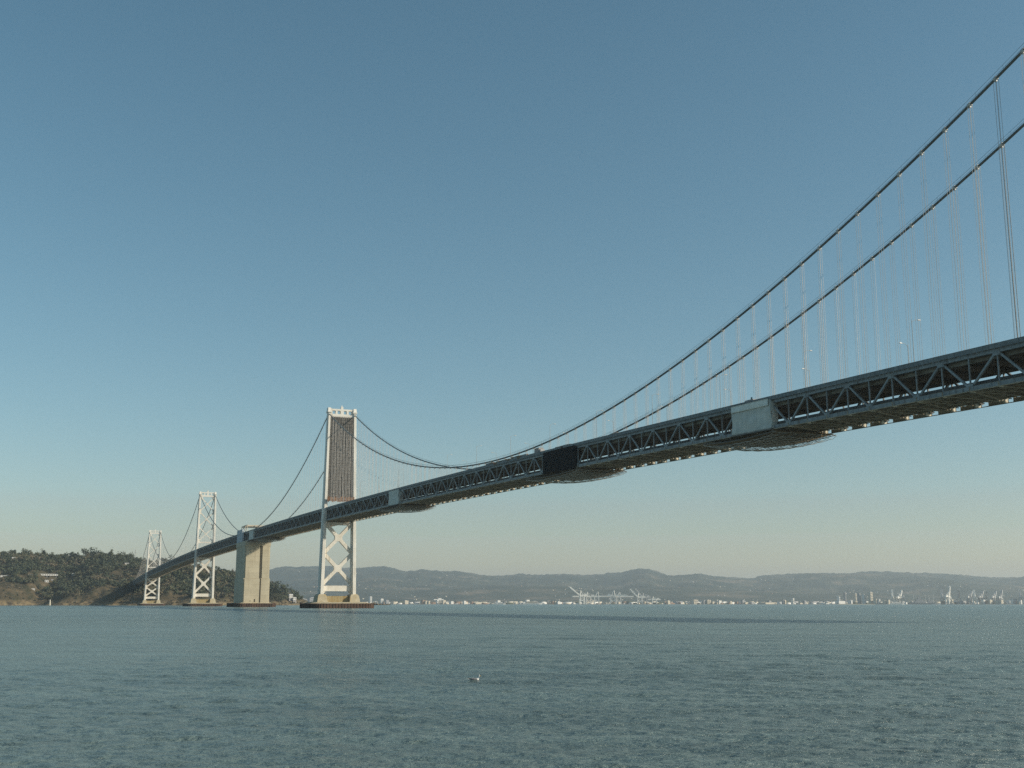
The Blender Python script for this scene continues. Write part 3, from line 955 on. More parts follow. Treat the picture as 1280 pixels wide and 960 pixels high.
BARE = [(px2x(px, 2420), z) for px, z in ((-420, 45), (-60, 50), (0, 46), (12, 46), (25, 36), (38, 18), (50, 9), (75, 11), (85, 20), (100, 24), (112, 34), (120, 40), (130, 36), (140, 30), (160, 22), (180, 22), (196, 15), (206, 20), (218, 30), (232, 14), (250, 14), (270, 14), (285, 18), (300, 10), (335, 9), (345, 20), (356, 22), (364, 10))]
def island_h(x, y):
    x = np.asarray(x, float); y = np.asarray(y, float)
    d = y - interp(SHORE, x) - 14 * fbm(x * .02, y * .02 + 3, 2)
    R = interp(RIDGE, x); B = np.minimum(interp(BARE, x), np.maximum(R * .6, 0) + 3)
    back = smooth01((d - 430) / 500)
    h = -4 + (B * .85 + 4) * smooth01(d / 46) + (np.maximum(R, 0) - B * .85) * smooth01((d - 30) / (D_RIDGE - 30)) ** .85 - 60 * back
    gul = fbm(x * .018 + 5, y * .009, 4)
    h = h + gul * (3 + 9 * smooth01(d / 60)) * smooth01((R + 10) / 50) * (1 - .5 * smooth01((d - 200) / 150))
    h = h + 6.5 * fbm(x * .07, y * .05, 4) * smooth01(d / 12)
    cut = np.exp(-((x - (-860)) / 30) ** 2 - ((d - 150) / 30) ** 2)
    return np.where(d < -30, -6, h - 5 * cut), d

xs = np.arange(-2600, -330, 5.0); ys = np.concatenate([np.arange(2270, 2560, 4.0), np.arange(2560, 3300, 10.0)])
GX, GY = np.meshgrid(xs, ys)
GZ, GD = island_h(GX, GY)
nx = len(xs); ny = len(ys)
i = np.arange(ny - 1)[:, None]; j = np.arange(nx - 1)[None, :]
F = np.stack([i * nx + j, i * nx + j + 1, (i + 1) * nx + j + 1, (i + 1) * nx + j], -1).reshape(-1, 4)
def island_material():
    m = bpy.data.materials.new('island_soil'); m.use_nodes = True
    nt = m.node_tree; N = nt.nodes; L = nt.links; b = N['Principled BSDF']; b.inputs['Roughness'].default_value = .95; b.inputs['Specular IOR Level'].default_value = .1
    geo = N.new('ShaderNodeNewGeometry')
    n1 = N.new('ShaderNodeTexNoise'); n1.inputs['Scale'].default_value = .045; n1.inputs['Detail'].default_value = 9; n1.inputs['Roughness'].default_value = .72
    L.new(geo.outputs['Position'], n1.inputs['Vector'])
    rp = N.new('ShaderNodeValToRGB'); e = rp.color_ramp.elements
    e[0].position = .36; e[0].color = (.036, .038, .022, 1); e[1].position = .72; e[1].color = (.20, .15, .09, 1)
    k = e.new(.46); k.color = (.058, .052, .031, 1); k = e.new(.57); k.color = (.098, .077, .047, 1)
    L.new(n1.outputs['Fac'], rp.inputs['Fac'])
    # rock close to the waterline
    sp = N.new('ShaderNodeSeparateXYZ'); L.new(geo.outputs['Position'], sp.inputs[0])
    mr = N.new('ShaderNodeMapRange'); mr.inputs['From Min'].default_value = 1.0; mr.inputs['From Max'].default_value = 13.0; mr.inputs['To Min'].default_value = 0.85; mr.inputs['To Max'].default_value = 0.0
    L.new(sp.outputs['Z'], mr.inputs['Value'])
    n2 = N.new('ShaderNodeTexNoise'); n2.inputs['Scale'].default_value = .12; n2.inputs['Detail'].default_value = 6
    L.new(geo.outputs['Position'], n2.inputs['Vector'])
    r2 = N.new('ShaderNodeValToRGB'); r2.color_ramp.elements[0].position = .35; r2.color_ramp.elements[1].position = .6
    r2.color_ramp.elements[0].color = (.07, .055, .04, 1); r2.color_ramp.elements[1].color = (.31, .235, .135, 1)
    L.new(n2.outputs['Fac'], r2.inputs['Fac'])
    mx = N.new('ShaderNodeMix'); mx.data_type = 'RGBA'
    L.new(mr.outputs[0], mx.inputs['Factor']); L.new(rp.outputs[0], mx.inputs['A']); L.new(r2.outputs[0], mx.inputs['B'])
    L.new(mx.outputs['Result'], b.inputs['Base Color'])
    return m
M['island'] = island_material()
isl = tag(np_mesh('island_hill', np.stack([GX, GY, GZ], -1).reshape(-1, 3), F, M['island'], smooth=True), kind='structure')

# island buildings: each stands where the sight line through its foot meets the hillside
SPOTS = []
def ground_spot(px, py, h):
    for dd in range(2400, 2760, 4):
        p = at(px, py, dd); gz = float(island_h(p.x, p.y)[0])
        if gz >= p.z - h: break
    return p, p.z - h
def island_building(px, py_top, depth, w, hh, dep, label, walls, roof, n_win=4, stilts=0.0, cat='building', name='building'):
    p, z0 = ground_spot(px, py_top, hh + stilts)
    SPOTS.append((p.x, p.y, w / 2 + 4, 95 if py_top < 700 else 34))
    e = tag(empty(name, (p.x, p.y, z0), .55), label, cat)
    mb = MB(); mb.box(-w / 2, w / 2, 0, dep, stilts, stilts + hh * .82); mb.build('wall', walls, e)
    mb = MB(); mb.frustum((-w / 2 - .6, w / 2 + .6, -.6, dep + .6), stilts + hh * .82, (-w / 2 + .4, w / 2 - .4, dep * .3, dep * .7), stilts + hh); mb.build('roof', roof, e)
    for k in range(n_win):
        c = -w / 2 + w * (k + .5) / n_win; ww = w / n_win * .28
        mb = MB(); mb.box(c - ww, c + ww, -.12, -.01, stilts + hh * .25, stilts + hh * .6); mb.build('window', M['window'], e)
    mb = MB()
    if stilts:
        for k in range(6):
            c = -w / 2 + w * (k + .5) / 6
            mb.box(c - .5, c + .5, 1, 2, -12, stilts - .01)
        mb.build('pier', M['greywall'], e)
    else:
        mb.box(-w / 2, w / 2, .05, dep - .05, -8, -.004); mb.build('foundation', M['greywall'], e)
    return e
island_building(61, 717.3, 2440, 38, 3.8, 10, 'long low white building on piers above dark trees on the island slope', M['white'], M['white'], 8, 5.0)
island_building(4, 719, 2425, 26, 3.2, 9, 'low white building at the left edge above the bare brown slope', M['white'], M['white'], 5)
island_building(38, 717.5, 2470, 9, 2.8, 8, 'small cream hut among trees left of the long white building', M['cream'], M['cream'], 2)
island_building(94, 716.5, 2470, 13, 4.0, 9, 'cream building with pale roof among trees right of the long white building', M['cream'], M['white'], 3)
island_building(16, 692, 2700, 19, 8, 10, 'pale two storey house on the ridge in front of a round topped tree', M['cream'], M['darkroof'], 5)
island_building(18, 696.5, 2655, 10, 5.5, 8, 'white cottage just below the pale house on the ridge', M['white'], M['white'], 2)
island_building(41.5, 735.5, 2400, 7, 4, 6, 'tiny white shed on the bare shore slope', M['white'], M['white'], 2)
island_building(58.5, 725, 2422, 8, 4.5, 6, 'small white house under the long white building', M['white'], M['white'], 2)
island_building(65.5, 724, 2424, 5, 6, 5, 'narrow grey house beside the small white house on the slope', M['greywall'], M['greywall'], 2)
island_building(159, 703.5, 2660, 10, 4, 8, 'white hut above the sandy road cut left of the farthest tower', M['white'], M['white'], 2)
island_building(244, 719, 2500, 6, 3.5, 6, 'tiny pale hut among bushes on the slope right of the second tower', M['cream'], M['white'], 2)
island_building(364, 742.5, 2610, 9, 8, 8, 'white house on the low shore right of the dark trees', M['white'], M['white'], 3)
island_building(368.5, 746.5, 2600, 8, 6, 8, 'smaller white house beside the water right of the dark trees', M['white'], M['white'], 2)
def foliage_mat(name, a, b_, scale):
    m = mat(name, a, b_, scale, .8, spec=.2, contrast=(.35, .65), detail=3)
    return m
M['leaf1'] = foliage_mat('leaf_dark', (.052, .066, .040), (.082, .094, .056), .08)
M['leaf2'] = foliage_mat('leaf_mid', (.086, .092, .052), (.12, .118, .07), .08)
M['leaf3'] = foliage_mat('leaf_olive', (.115, .10, .06), (.15, .125, .08), .08)
M['bark'] = mat('bark', (.10, .075, .05), (.06, .045, .03), .5, .9)

def crown_arrays(cx, cy_, cz, rx, rz, n, size, g, lobes=5):
    """leaf-clump quads through the volume of a lobed crown"""
    lob = g.normal(0, .42, (lobes, 3)); lob[:, 2] *= .8
    lr = .45 + .35 * g.random(lobes)
    which = g.integers(0, lobes, n)
    d = g.normal(0, 1, (n, 3)); d /= np.linalg.norm(d, axis=1)[:, None]
    rad = g.random(n) ** .45
    p = lob[which] + d * (rad * lr[which])[:, None]
    p = p * np.array([rx, rx, rz]) + np.array([cx, cy_, cz])
    nrm = d + g.normal(0, .38, (n, 3)); nrm /= np.linalg.norm(nrm, axis=1)[:, None]
    a = np.cross(nrm, g.normal(0, 1, (n, 3))); a /= np.linalg.norm(a, axis=1)[:, None]
    b = np.cross(nrm, a)
    s = size * (.55 + .9 * g.random(n))
    a *= s[:, None]; b *= (s * (.6 + .5 * g.random(n)))[:, None]
    V = np.stack([p - a - b * .6, p + a * .7 - b, p + a + b * .6, p - a * .7 + b], 1)
    return V.reshape(-1, 3)

g = np.random.default_rng(21)
VV, MI = [], []
skyline = []
step = 10.5
for gx in np.arange(-2000, -440, step):
    for gd in np.arange(14, 470, step):
        x = gx + g.uniform(-5, 5); d = gd + g.uniform(-5, 5)
        y = float(interp(SHORE, x)) + d
        h, dd = island_h(x, y); h = float(h)
        if h < 3 : continue
        px = 640 + FPX * x / (y * .99)
        bare = float(interp(BARE, x))
        edge = bare + 9 * float(fbm(np.array(x * .03), np.array(y * .03), 3))
        if h < edge and g.random() > .42 + .5 * (float(fbm(np.array(x * .05 + 9), np.array(y * .05), 2)) > .1): continue
        # sandy road cut left of the farthest tower
        if 143 < px < 182 and 48 < h < 80 and g.random() < .88: continue
        clear = float(fbm(np.array(x * .012 + 60), np.array(y * .012 + 8), 3))
        if clear > .30 and g.random() < .75: continue
        if d > 400 and g.random() < .4: continue
        small = h < edge
        tallp = .5 + .9 * float(vnoise(np.array(x * .03 + 11), np.array(y * .03 + 5)))
        r = g.uniform(1.2, 4.2) if small else g.uniform(4.2, 8.2) * (.7 + .35 * tallp)
        hz = r * g.uniform(.7, 1.0) if small else r * g.uniform(.7, 1.2) * tallp
        if any(abs(x - bx) < bw and -bd < y - by < 14 for bx, by, bw, bd in SPOTS): continue
        n = 30 if small else 120
        VV.append(crown_arrays(x, y, h + hz * .85, r, hz, n, .75 if small else 1.15, g))
        kn = float(fbm(np.array(x * .022 + 7), np.array(y * .022 + 3), 3)) + g.normal(0, .13)
        k = (2 if g.random() < .7 else 1) if small else (0 if kn < .06 else 1 if kn < .28 else 2)
        MI.append(np.full(n, k))
VV = np.concatenate(VV); MI = np.concatenate(MI)
wood = np_mesh('woodland', VV, np.arange(len(VV)).reshape(-1, 4), [M['leaf1'], M['leaf2'], M['leaf3']], mat_idx=MI)
tag(wood, 'mottled dark green wood covering the slopes of the island', 'woodland', kind='stuff')

def tree(px, py_top, depth, r, label, group, lm, tall=1.2, base=None, name='tree'):
    p = at(px, py_top, depth)
    h, _ = island_h(p.x, p.y); zb = float(h) if base is None else base
    H = max(6.0, p.z - zb)
    e = tag(empty(name, (p.x, p.y, zb)), label, 'tree', group)
    hz = min(r * tall, H * .48)
    mb = MB(); pts = [(0, 0, -1)]; rr = [.5]
    for k in range(1, 5):
        pts.append((g.normal(0, .25), g.normal(0, .25), (H - hz) * k / 4)); rr.append(.5 - .08 * k)
    mb.tube(pts, rr, 7)
    for k in range(4):
        a = g.uniform(0, 6.28); z0 = (H - hz) * g.uniform(.6, .95)
        mb.tube([(0, 0, z0), (math.cos(a) * r * .3, math.sin(a) * r * .3, z0 + hz * .3), (math.cos(a) * r * .6, math.sin(a) * r * .6, z0 + hz * .6)], [.2, .14, .06], 5)
    mb.build('trunk', M['bark'], e)
    V = crown_arrays(0, 0, H - hz * 1.0, r, hz, int(150 + r * 14), 1.15, g, 7)
    c = np_mesh('crown', V, np.arange(len(V)).reshape(-1, 4), lm); c.parent = e
    return e
RG = 'trees standing up along the island ridge'
LB = 'dark tree standing up on the wooded ridge of the island'
for px, py, r in ((4, 688, 6.5), (23, 690, 5.5), (36, 691, 5), (46, 692, 4.5), (64, 692, 5), (83, 691, 5.5), (90, 690, 6.0), (128, 690, 7), (143, 693, 5), (149, 692, 5), (180, 697, 5.5), (205, 697, 6), (225, 700, 6), (247, 704, 6), (276, 711, 6.5), (286, 713, 6)):
    tree(px, py, 2735, r, LB, RG, M['leaf1'])
tree(17, 686, 2725, 6.0, 'round topped tree behind the pale house on the island ridge', None, M['leaf1'])
tree(55, 688.5, 2730, 4.2, 'slim tree with small round crown on the ridge, tallest near the long white building', None, M['leaf1'], 1.4)
tree(139, 686, 2735, 6.0, 'pointed tree rising highest from the ridge left of the farthest tower', None, M['leaf1'], 1.9)
tree(158, 691.5, 2730, 3.6, 'narrow upright tree on the ridge just left of the radio mast', None, M['leaf1'], 2.0)
tree(107, 684.5, 2735, 14, 'broad domed dark tree crowning the island ridge', None, M['leaf1'], .8)
tree(121, 686.5, 2735, 12, 'wide flat topped dark tree on the ridge beside the broad domed one', None, M['leaf1'], .7)
tree(172, 697, 2735, 7, 'bushy dark tree on the ridge right beside the radio mast', None, M['leaf1'], 1.0)
RT = 'dark trees on the low point right of the anchorage'
for px, py, r in ((333, 727, 9), (340, 728.5, 8), (347, 728, 8), (353, 729, 7), (337, 732, 7), (350, 735, 6.5), (343, 735, 7), (357, 735, 4.5)):
    tree(px, py, 2560, r, 'dark round tree on the low point of the island right of the anchorage', RT, M['leaf1'], 1.0)

# small light column on the shore
p = at(63, 745, 2404)
e = tag(empty('beacon', (p.x, p.y, 0)), 'short cream beacon column standing at the waterline of the island', 'beacon')
mb = MB(); mb.tube([(0, 0, 0), (0, 0, 6), (0, 0, 9.2)], [2.0, 1.6, 1.4], 12); mb.build('column', M['cream'], e)
mb = MB(); mb.tube([(0, 0, 9.2), (0, 0, 10.8)], [.9, .9], 10); mb.tube([(0, 0, 10.8), (0, 0, 11.8)], [1.2, .1], 10); mb.build('lantern', M['white'], e)
# radio mast on the ridge
p = at(169.5, 687, 2740); h, _ = island_h(p.x, p.y); h = float(h)
e = tag(empty('radio_mast', (p.x, p.y, h)), 'thin lattice radio mast on the ridge left of the farthest tower', 'mast')
HM = p.z - h
mb = MB()
for sx, sy in ((-1, -1), (1, -1), (1, 1), (-1, 1)):
    mb.tube([(sx * 1.5, sy * 1.5, 0), (sx * .4, sy * .4, HM)], .16, 5)
for k in range(8):
    f0, f1 = k / 8, (k + 1) / 8
    a = 1.5 - 1.1 * f0; b = 1.5 - 1.1 * f1
    mb.tube([(-a, -a, HM * f0), (b, -b, HM * f1)], .09, 4); mb.tube([(a, a, HM * f0), (-b, b, HM * f1)], .09, 4)
mb.build('lattice', M['lamp'], e)
for z in (HM * .55, HM * .8):
    mb = MB(); mb.beam((-3.2, 0, z), (3.2, 0, z), .3, .3); mb.build('crossarm', M['lamp'], e)
# bridge landing pier on the island
s = S_END + 40

# ------------------------------------------------------------------ far shore: flat land, hills, city, port
HILL_D0, HILL_D1 = 8300.0, 15500.0
hp = [(-900, 720), (-200, 716), (150, 714), (330, 715), (360, 712), (385, 710), (412, 710), (440, 712), (470, 710), (490, 711), (510, 716), (530, 714), (548, 715), (578, 716), (600, 720), (625, 721), (650, 719.5), (680, 721), (705, 719.5), (740, 720), (775, 719), (785, 716), (797, 714), (810, 715), (825, 720), (842, 723), (870, 720), (900, 722), (935, 725), (960, 721), (990, 719.5), (1010, 718.5), (1045, 719), (1075, 716.5), (1100, 716), (1140, 717), (1180, 719), (1215, 722), (1260, 723), (1300, 724), (1500, 722), (2200, 726)]
PXS = np.linspace(-700, 1980, 1300)
DS = np.linspace(0, 1, 70)
Rz = np.array([at(px, py, HILL_D1).z for px, py in zip(PXS, np.interp(PXS, [a for a, _ in hp], [b for _, b in hp]))])
PP, DD = np.meshgrid(PXS, DS)
dep = HILL_D0 + (HILL_D1 * 1.12 - HILL_D0) * DD
HXx = (PP - 640) / FPX * dep * 1.0
prof = smooth01((dep - HILL_D0) / (HILL_D1 - HILL_D0)) ** 1.15
back = smooth01((dep - HILL_D1) / 1800)
rough = fbm(HXx / 900 + 3, dep / 1500, 5)
HZ = Rz[None, :] * prof * (1 - .4 * back) + rough * 95 * np.sin(np.pi * np.clip((dep - HILL_D0) / (HILL_D1 - HILL_D0), 0, 1)) + (26 * fbm(HXx / 230, dep / 300, 3) + 26 * np.abs(fbm(HXx / 75, dep / 90, 3))) * smooth01(prof * 3)
# a middle spur of lower hills in front
spur = np.interp(PXS, [-700, 300, 420, 520, 620, 760, 900, 1050, 1200, 1980], [150, 150, 190, 120, 170, 150, 110, 120, 90, 90])
HZ = np.maximum(HZ, spur[None, :] * np.exp(-((dep - 11000) / 1100) ** 2) * (1 + .5 * rough))
HZ = np.where(DD < .001, 1.0, np.maximum(HZ, 1.2))
nx, ny = len(PXS), len(DS)
i = np.arange(ny - 1)[:, None]; j = np.arange(nx - 1)[None, :]
F = np.stack([i * nx + j, i * nx + j + 1, (i + 1) * nx + j + 1, (i + 1) * nx + j], -1).reshape(-1, 4)
def hill_material():
    m = bpy.data.materials.new('hill_cover'); m.use_nodes = True
    nt = m.node_tree; N = nt.nodes; L = nt.links; b = N['Principled BSDF']; b.inputs['Roughness'].default_value = .95; b.inputs['Specular IOR Level'].default_value = .05
    geo = N.new('ShaderNodeNewGeometry')
    n1 = N.new('ShaderNodeTexNoise'); n1.inputs['Scale'].default_value = .0022; n1.inputs['Detail'].default_value = 9; n1.inputs['Roughness'].default_value = .65
    L.new(geo.outputs['Position'], n1.inputs['Vector'])
    rp = N.new('ShaderNodeValToRGB'); e = rp.color_ramp.elements
    e[0].position = .38; e[0].color = (.026, .040, .032, 1); e[1].position = .70; e[1].color = (.21, .165, .12, 1)
    k = e.new(.52); k.color = (.052, .064, .048, 1)
    L.new(n1.outputs['Fac'], rp.inputs['Fac']); L.new(rp.outputs[0], b.inputs['Base Color'])
    return m
M['hill'] = hill_material()
tag(np_mesh('hills', np.stack([HXx, dep, HZ], -1).reshape(-1, 3), F, M['hill'], smooth=True), kind='structure')

M['land'] = mat('shore_land', (.13, .115, .09), (.20, .17, .12), .004, .95)
SH = 6600.0
def shore_y(px): return float(np.interp(px, [-700, 300, 500, 800, 1000, 1120, 1300, 2000], [6900, 6900, 6700, 6500, 6500, 6250, 6000, 5800]))
mb = MB()
V = []; F = []
pp = np.linspace(-700, 1980, 220)
for px in pp:
    y0 = shore_y(px) + 40 * math.sin(px * .21) + 25 * math.sin(px * .5)
    V += [((px - 640) / FPX * y0, y0, -1.0), ((px - 640) / FPX * (y0 + 12), y0 + 12, 1.6), ((px - 640) / FPX * 8400, 8400, 3.0)]
for k in range(len(pp) - 1):
    for q in (0, 1):
        F.append((3 * k + q, 3 * k + 3 + q, 3 * k + 4 + q, 3 * k + 1 + q))
mb.add(V, F)
tag(mb.build('shore_land', M['land']), kind='structure')

def hill_z(px, d):
    ii = int(np.clip(np.searchsorted(PXS, px), 0, len(PXS) - 1)); row = dep[:, ii]
    return float(np.interp(d, row, HZ[:, ii]))
# countless houses on the lower slopes and roofs and trees of the flat city
g = np.random.default_rng(77)
VB, FB, MBi = [], [], []
def add_box(x, y, z, w, d, h, mi):
    n = len(VB)
    VB.extend([(x - w, y - d, z), (x + w, y - d, z), (x + w, y + d, z), (x - w, y + d, z), (x - w, y - d, z + h), (x + w, y - d, z + h), (x + w, y + d, z + h), (x - w, y + d, z + h)])
    c_, s_ = 0.81, 0.58
    for q in range(n, n + 8):
        vx, vy, vz = VB[q]; dx, dy = vx - x, vy - y
        VB[q] = (x + dx * c_ - dy * s_, y + dx * s_ + dy * c_, vz)
    for f in ((4, 5, 6, 7), (0, 1, 5, 4), (1, 2, 6, 5), (2, 3, 7, 6), (3, 0, 4, 7)):
        FB.append([q + n for q in f]); MBi.append(mi)
for k in range(900):
    px = g.uniform(330, 1300); d = HILL_D0 + 120 + 5200 * g.random() ** 1.5
    dens = fbm(np.array(px / 60.), np.array(d / 900.), 3)
    if dens < .06 and g.random() < .85: continue
    z = hill_z(px, d); w = g.uniform(3, 7)
    add_box((px - 640) / FPX * d, d, z - 3, w, 5, g.uniform(6, 10), int(g.choice([1, 1, 2, 2, 3, 3])))
o = np_mesh('hillside_housing', VB, FB, [M['white'], M['cream'], M['greywall'], M['brownwall']], mat_idx=MBi)
tag(o, 'scattered pale houses on the hazy hillsides behind the far shore', 'houses', kind='stuff')
VB, FB, MBi = [], [], []
for k in range(1300):
    px = g.uniform(330, 1300); d = shore_y(px) + 80 + 1500 * g.random() ** 1.3
    w = g.uniform(6, 26); h = g.choice([5, 6, 8, 10, 14]) * g.uniform(.8, 1.3)
    if px < 700: h *= .9
    add_box((px - 640) / FPX * d, d, 1.5, w, 9, h, int(g.choice([0, 0, 1, 1, 2, 3, 4])))
o = np_mesh('city_blocks', VB, FB, [M['white'], M['cream'], M['greywall'], M['brownwall'], M['leaf1']], mat_idx=MBi)
tag(o, 'low band of countless pale and brown roofs along the far shore', 'city', kind='stuff')

def far_building(px, py_top, w_px, label, m, group=None, cat='building', depth=None, dpx=0):
    d = depth or (shore_y(px) + 60); p = at(px, py_top, d); H = max(p.z - 1.6, 5); w = w_px / FPX * d / 2
    e = tag(empty('building', (p.x, p.y, 1.6), 0.62), label, cat, group)
    mb = MB(); mb.box(-w, w, 0, max(16, w), 0, H * .93); mb.build('wall', m, e)
    mb = MB(); mb.box(-w * .55, w * .55, 4, max(10, w * .7), H * .93, H); mb.build('roof', M['greywall'], e)
    if H > 25:
        n = int(H / 9)
        for k in range(n):
            mb = MB(); mb.box(-w * .86, w * .86, -.35, -.02, 4 + k * 8.5, 7 + k * 8.5); mb.build('window_band', M['window'], e)
    return e
far_building(1089.3, 739.5, 4.4, 'tall slab tower, widest of the pale city towers on the far shore', M['cream'])
far_building(1081, 742.5, 3.0, 'white tower just left of the widest pale city tower', M['white'])
far_building(1075, 741, 1.9, 'slim grey tower second to the left of the widest pale tower', M['greywall'])
far_building(1057, 740, 1.6, 'slim dim grey tower between the pointed white one and the city towers', M['greywall'], depth=7600)
far_building(1049.5, 744.5, 1.6, 'narrow white tower standing on a long low white shed', M['white'])
far_building(1052.5, 751, 12, 'long low white shed under the narrow white tower', M['white'])
far_building(1070, 741, 2.0, 'dim cream tower left of the slim grey tower', M['cream'], depth=7400)
far_building(1064, 750, 5, 'low white warehouse between shed and city towers', M['white'])
far_building(1097, 748.5, 6, 'low pale block just right of the widest pale tower', M['cream'])
far_building(992, 747.5, 2.2, 'lone white slab on the far shore between port and city towers', M['white'])
far_building(549.5, 743.2, 14, 'long white building high on the lower hillside left of the white cranes', M['white'], depth=9600) if False else None
p_ = at(549, 743.5, 9400)
e = tag(empty('building', (p_.x, 9400, hill_z(549, 9400) - 1), .5), 'long white hospital like block standing alone on the lower hillside', 'building')
hz_ = p_.z - (hill_z(549, 9400) - 4)
mb = MB(); mb.box(-44, 40, 0, 20, -6, 12); mb.box(-4, 22, 2, 18, 12, 20); mb.build('wall', M['white'], e)
mb = MB(); mb.box(-40, 36, -.5, -.05, 3, 5); mb.build('window_band', M['window'], e)
far_building(870, 749, 7, 'pale grey block on the shore right of the small dark masts', M['cream'])
far_building(886, 749.5, 4, 'cream tank like block right of the pale grey block on the far shore', M['cream'])
far_building(1040, 754, 22, 'very long low white warehouse with bright roof left of the narrow white tower', M['white'])
far_building(1005, 753.5, 14, 'long pale warehouse right of the lone white slab', M['cream'])
far_building(964, 753, 20, 'long low cream warehouse on the far shore left of the lone white slab', M['cream'])
far_building(598, 753, 8, 'bright cream hall on the far shore left of the docked white ferry', M['cream'])
far_building(378, 748, 13, 'long grey block on the far shore left of the scaffolded tower', M['greywall'])
far_building(392, 746.5, 10, 'pale grey block on the far shore touching the left of the scaffolded tower', M['greywall'])
far_building(464, 745, 2.5, 'small white tower block right of the scaffolded tower base', M['white'])
far_building(478, 748, 3.5, 'white low block second to the right of the scaffolded tower base', M['white'])
GB = 'small city buildings along the far shore'
for k in range(84):
    px = g.uniform(470, 1045) if k < 60 else g.uniform(1098, 1279)
    if 708 < px < 830: px += 130
    far_building(px, 756 - g.uniform(2.4, 6.6) - (1.5 if k >= 60 else 0), g.uniform(1.5, 5), 'small low building in the pale city strip along the far shore', [M['white'], M['cream'], M['greywall'], M['cream'], M['brownwall']][k % 5], GB)

def crane(px, depth, label, group, boom_up, flip=1, Hh=62.0, m='crane', rot=0.0, boom=58.0):
    x = (px - 640) / FPX * depth
    e = tag(empty('port_crane', (x, depth, 2.0), rot), label, 'crane', group)
    mm = M[m]
    for sx in (-1, 1):
        for sy in (-1, 1):
            mb = MB(); mb.beam((sx * 13, sy * 9, 0), (sx * 11, sy * 8, Hh * .62), 5.0, 5.0, up=(1, 0, 0)); mb.build('leg', mm, e)
    mb = MB()
    for sy in (-1, 1):
        mb.beam((-13, sy * 8.6, Hh * .26), (13, sy * 8.6, Hh * .26), 3.4, 4.0)
        mb.beam((-12, sy * 8.2, Hh * .6), (12, sy * 8.2, Hh * .6), 3.6, 4.6)
        mb.beam((-12, sy * 8.4, Hh * .28), (11, sy * 8.2, Hh * .58), 1.6, 1.6)
    for sx in (-1, 1): mb.beam((sx * 11, -8, Hh * .6), (sx * 11, 8, Hh * .6), 2.4, 2.6)
    mb.build('gantry', mm, e)
    mb = MB(); mb.beam((flip * 12, -3, Hh * .64), (-flip * 34, -3, Hh * .64), 3.4, 7.0); mb.beam((flip * 12, 3, Hh * .64), (-flip * 34, 3, Hh * .64), 3.4, 7.0)
    mb.build('back_girder', mm, e)
    mb = MB()
    hx = flip * 12
    if boom_up:
        a = math.radians(boom_up)
        ex, ez = hx + flip * boom * math.cos(a), Hh * .66 + boom * math.sin(a)
    else: ex, ez = hx + flip * boom, Hh * .64
    for y in (-3, 3): mb.beam((hx, y, Hh * .65), (ex, y, ez), 3.6, 7.4)
    for f in (.2, .4, .6, .8, 1.0): mb.beam((hx + (ex - hx) * f, -3, Hh * .65 + (ez - Hh * .65) * f), (hx + (ex - hx) * f, 3, Hh * .65 + (ez - Hh * .65) * f), 1.2, 1.2)
    mb.build('boom', mm, e)
    mb = MB()
    for y in (-4, 4):
        mb.beam((flip * 11, y, Hh * .62), (flip * 6, y * .4, Hh * 1.02), 3.4, 3.4); mb.beam((-flip * 8, y, Hh * .62), (flip * 6, y * .4, Hh * 1.02), 2.6, 2.6)
    mb.beam((flip * 6, 0, Hh * 1.0), (ex - (ex - hx) * .35, 0, ez - (ez - Hh * .65) * .35 + 1), .7, .7)
    mb.beam((flip * 6, 0, Hh * 1.0), (-flip * 32, 0, Hh * .66), .7, .7)
    mb.build('mast_frame', mm, e)
    mb = MB(); mb.box(-flip * 20 - 6, -flip * 20 + 6, -4.5, 4.5, Hh * .665, Hh * .665 + 7); mb.build('machinery_house', M['white'], e)
    return e
crane(726, 6560, 'big white port crane at the left end of the docks, boom raised', None, 38, -1, 74, rot=.15, boom=72)
crane(734, 6640, 'white port crane right behind the leftmost one, its boom lowered to the left', None, 0, -1, 66, rot=.1, boom=80)
crane(744, 6600, 'white port crane with long level boom in the middle of the left dock group', None, 0, 1, 66, boom=70)
crane(764, 6560, 'white port crane standing high just right of the long level boom', None, 0, 1, 74, rot=-.1, boom=66)
crane(771, 6700, 'white port crane with level boom reaching right to the raised pair', None, 0, 1, 66, boom=74)
crane(797, 6580, 'white port crane with slanting raised boom, left one of the raised pair', None, 46, -1, 60, boom=60)
crane(803, 6640, 'grey port crane with slanting raised boom, right one of the raised pair', None, 50, -1, 60, 'cranegrey', boom=62)
crane(815, 6560, 'low white gantry crane at the right end of the left dock group', None, 0, -1, 40, boom=24)
p = at(798, 733, 6800); e = tag(empty('derrick', (p.x, 6800, 2)), 'thin dark derrick mast rising above the raised crane booms', 'derrick')
mb = MB(); mb.tube([(0, 0, 0), (0, 0, p.z - 2)], [2.4, 1.2], 6); mb.build('mast', M['cranedark'], e)
mb = MB(); mb.beam((0, 0, 30), (26, 0, 62), 1.6, 1.6); mb.build('jib', M['cranedark'], e)
CR = 'grey cranes crowding the right hand docks'
proto = None
for px, hgt, up, fl in ((1107.5, 66, 80, 1), (1116, 64, 78, 1), (1121, 60, 0, 1), (1169, 62, 80, 1), (1189, 66, 78, -1), (1202, 66, 55, 1), (1209, 60, 80, 1), (1216, 66, 58, 1), (1223, 60, 80, -1), (1232, 66, 55, 1), (1240, 62, 78, 1), (1265, 66, 80, 1), (1272, 62, 80, -1), (1276.5, 62, 80, 1)):
    d = shore_y(px) + 60 + (px * 37 % 90)
    crane(px, d, 'hazy grey port crane with raised boom in the crowd at the right hand docks', CR, up * .72, fl, hgt * .82, 'cranegrey' if int(px) % 3 else 'crane', rot=1.25 if int(px) % 2 else .9, boom=48)
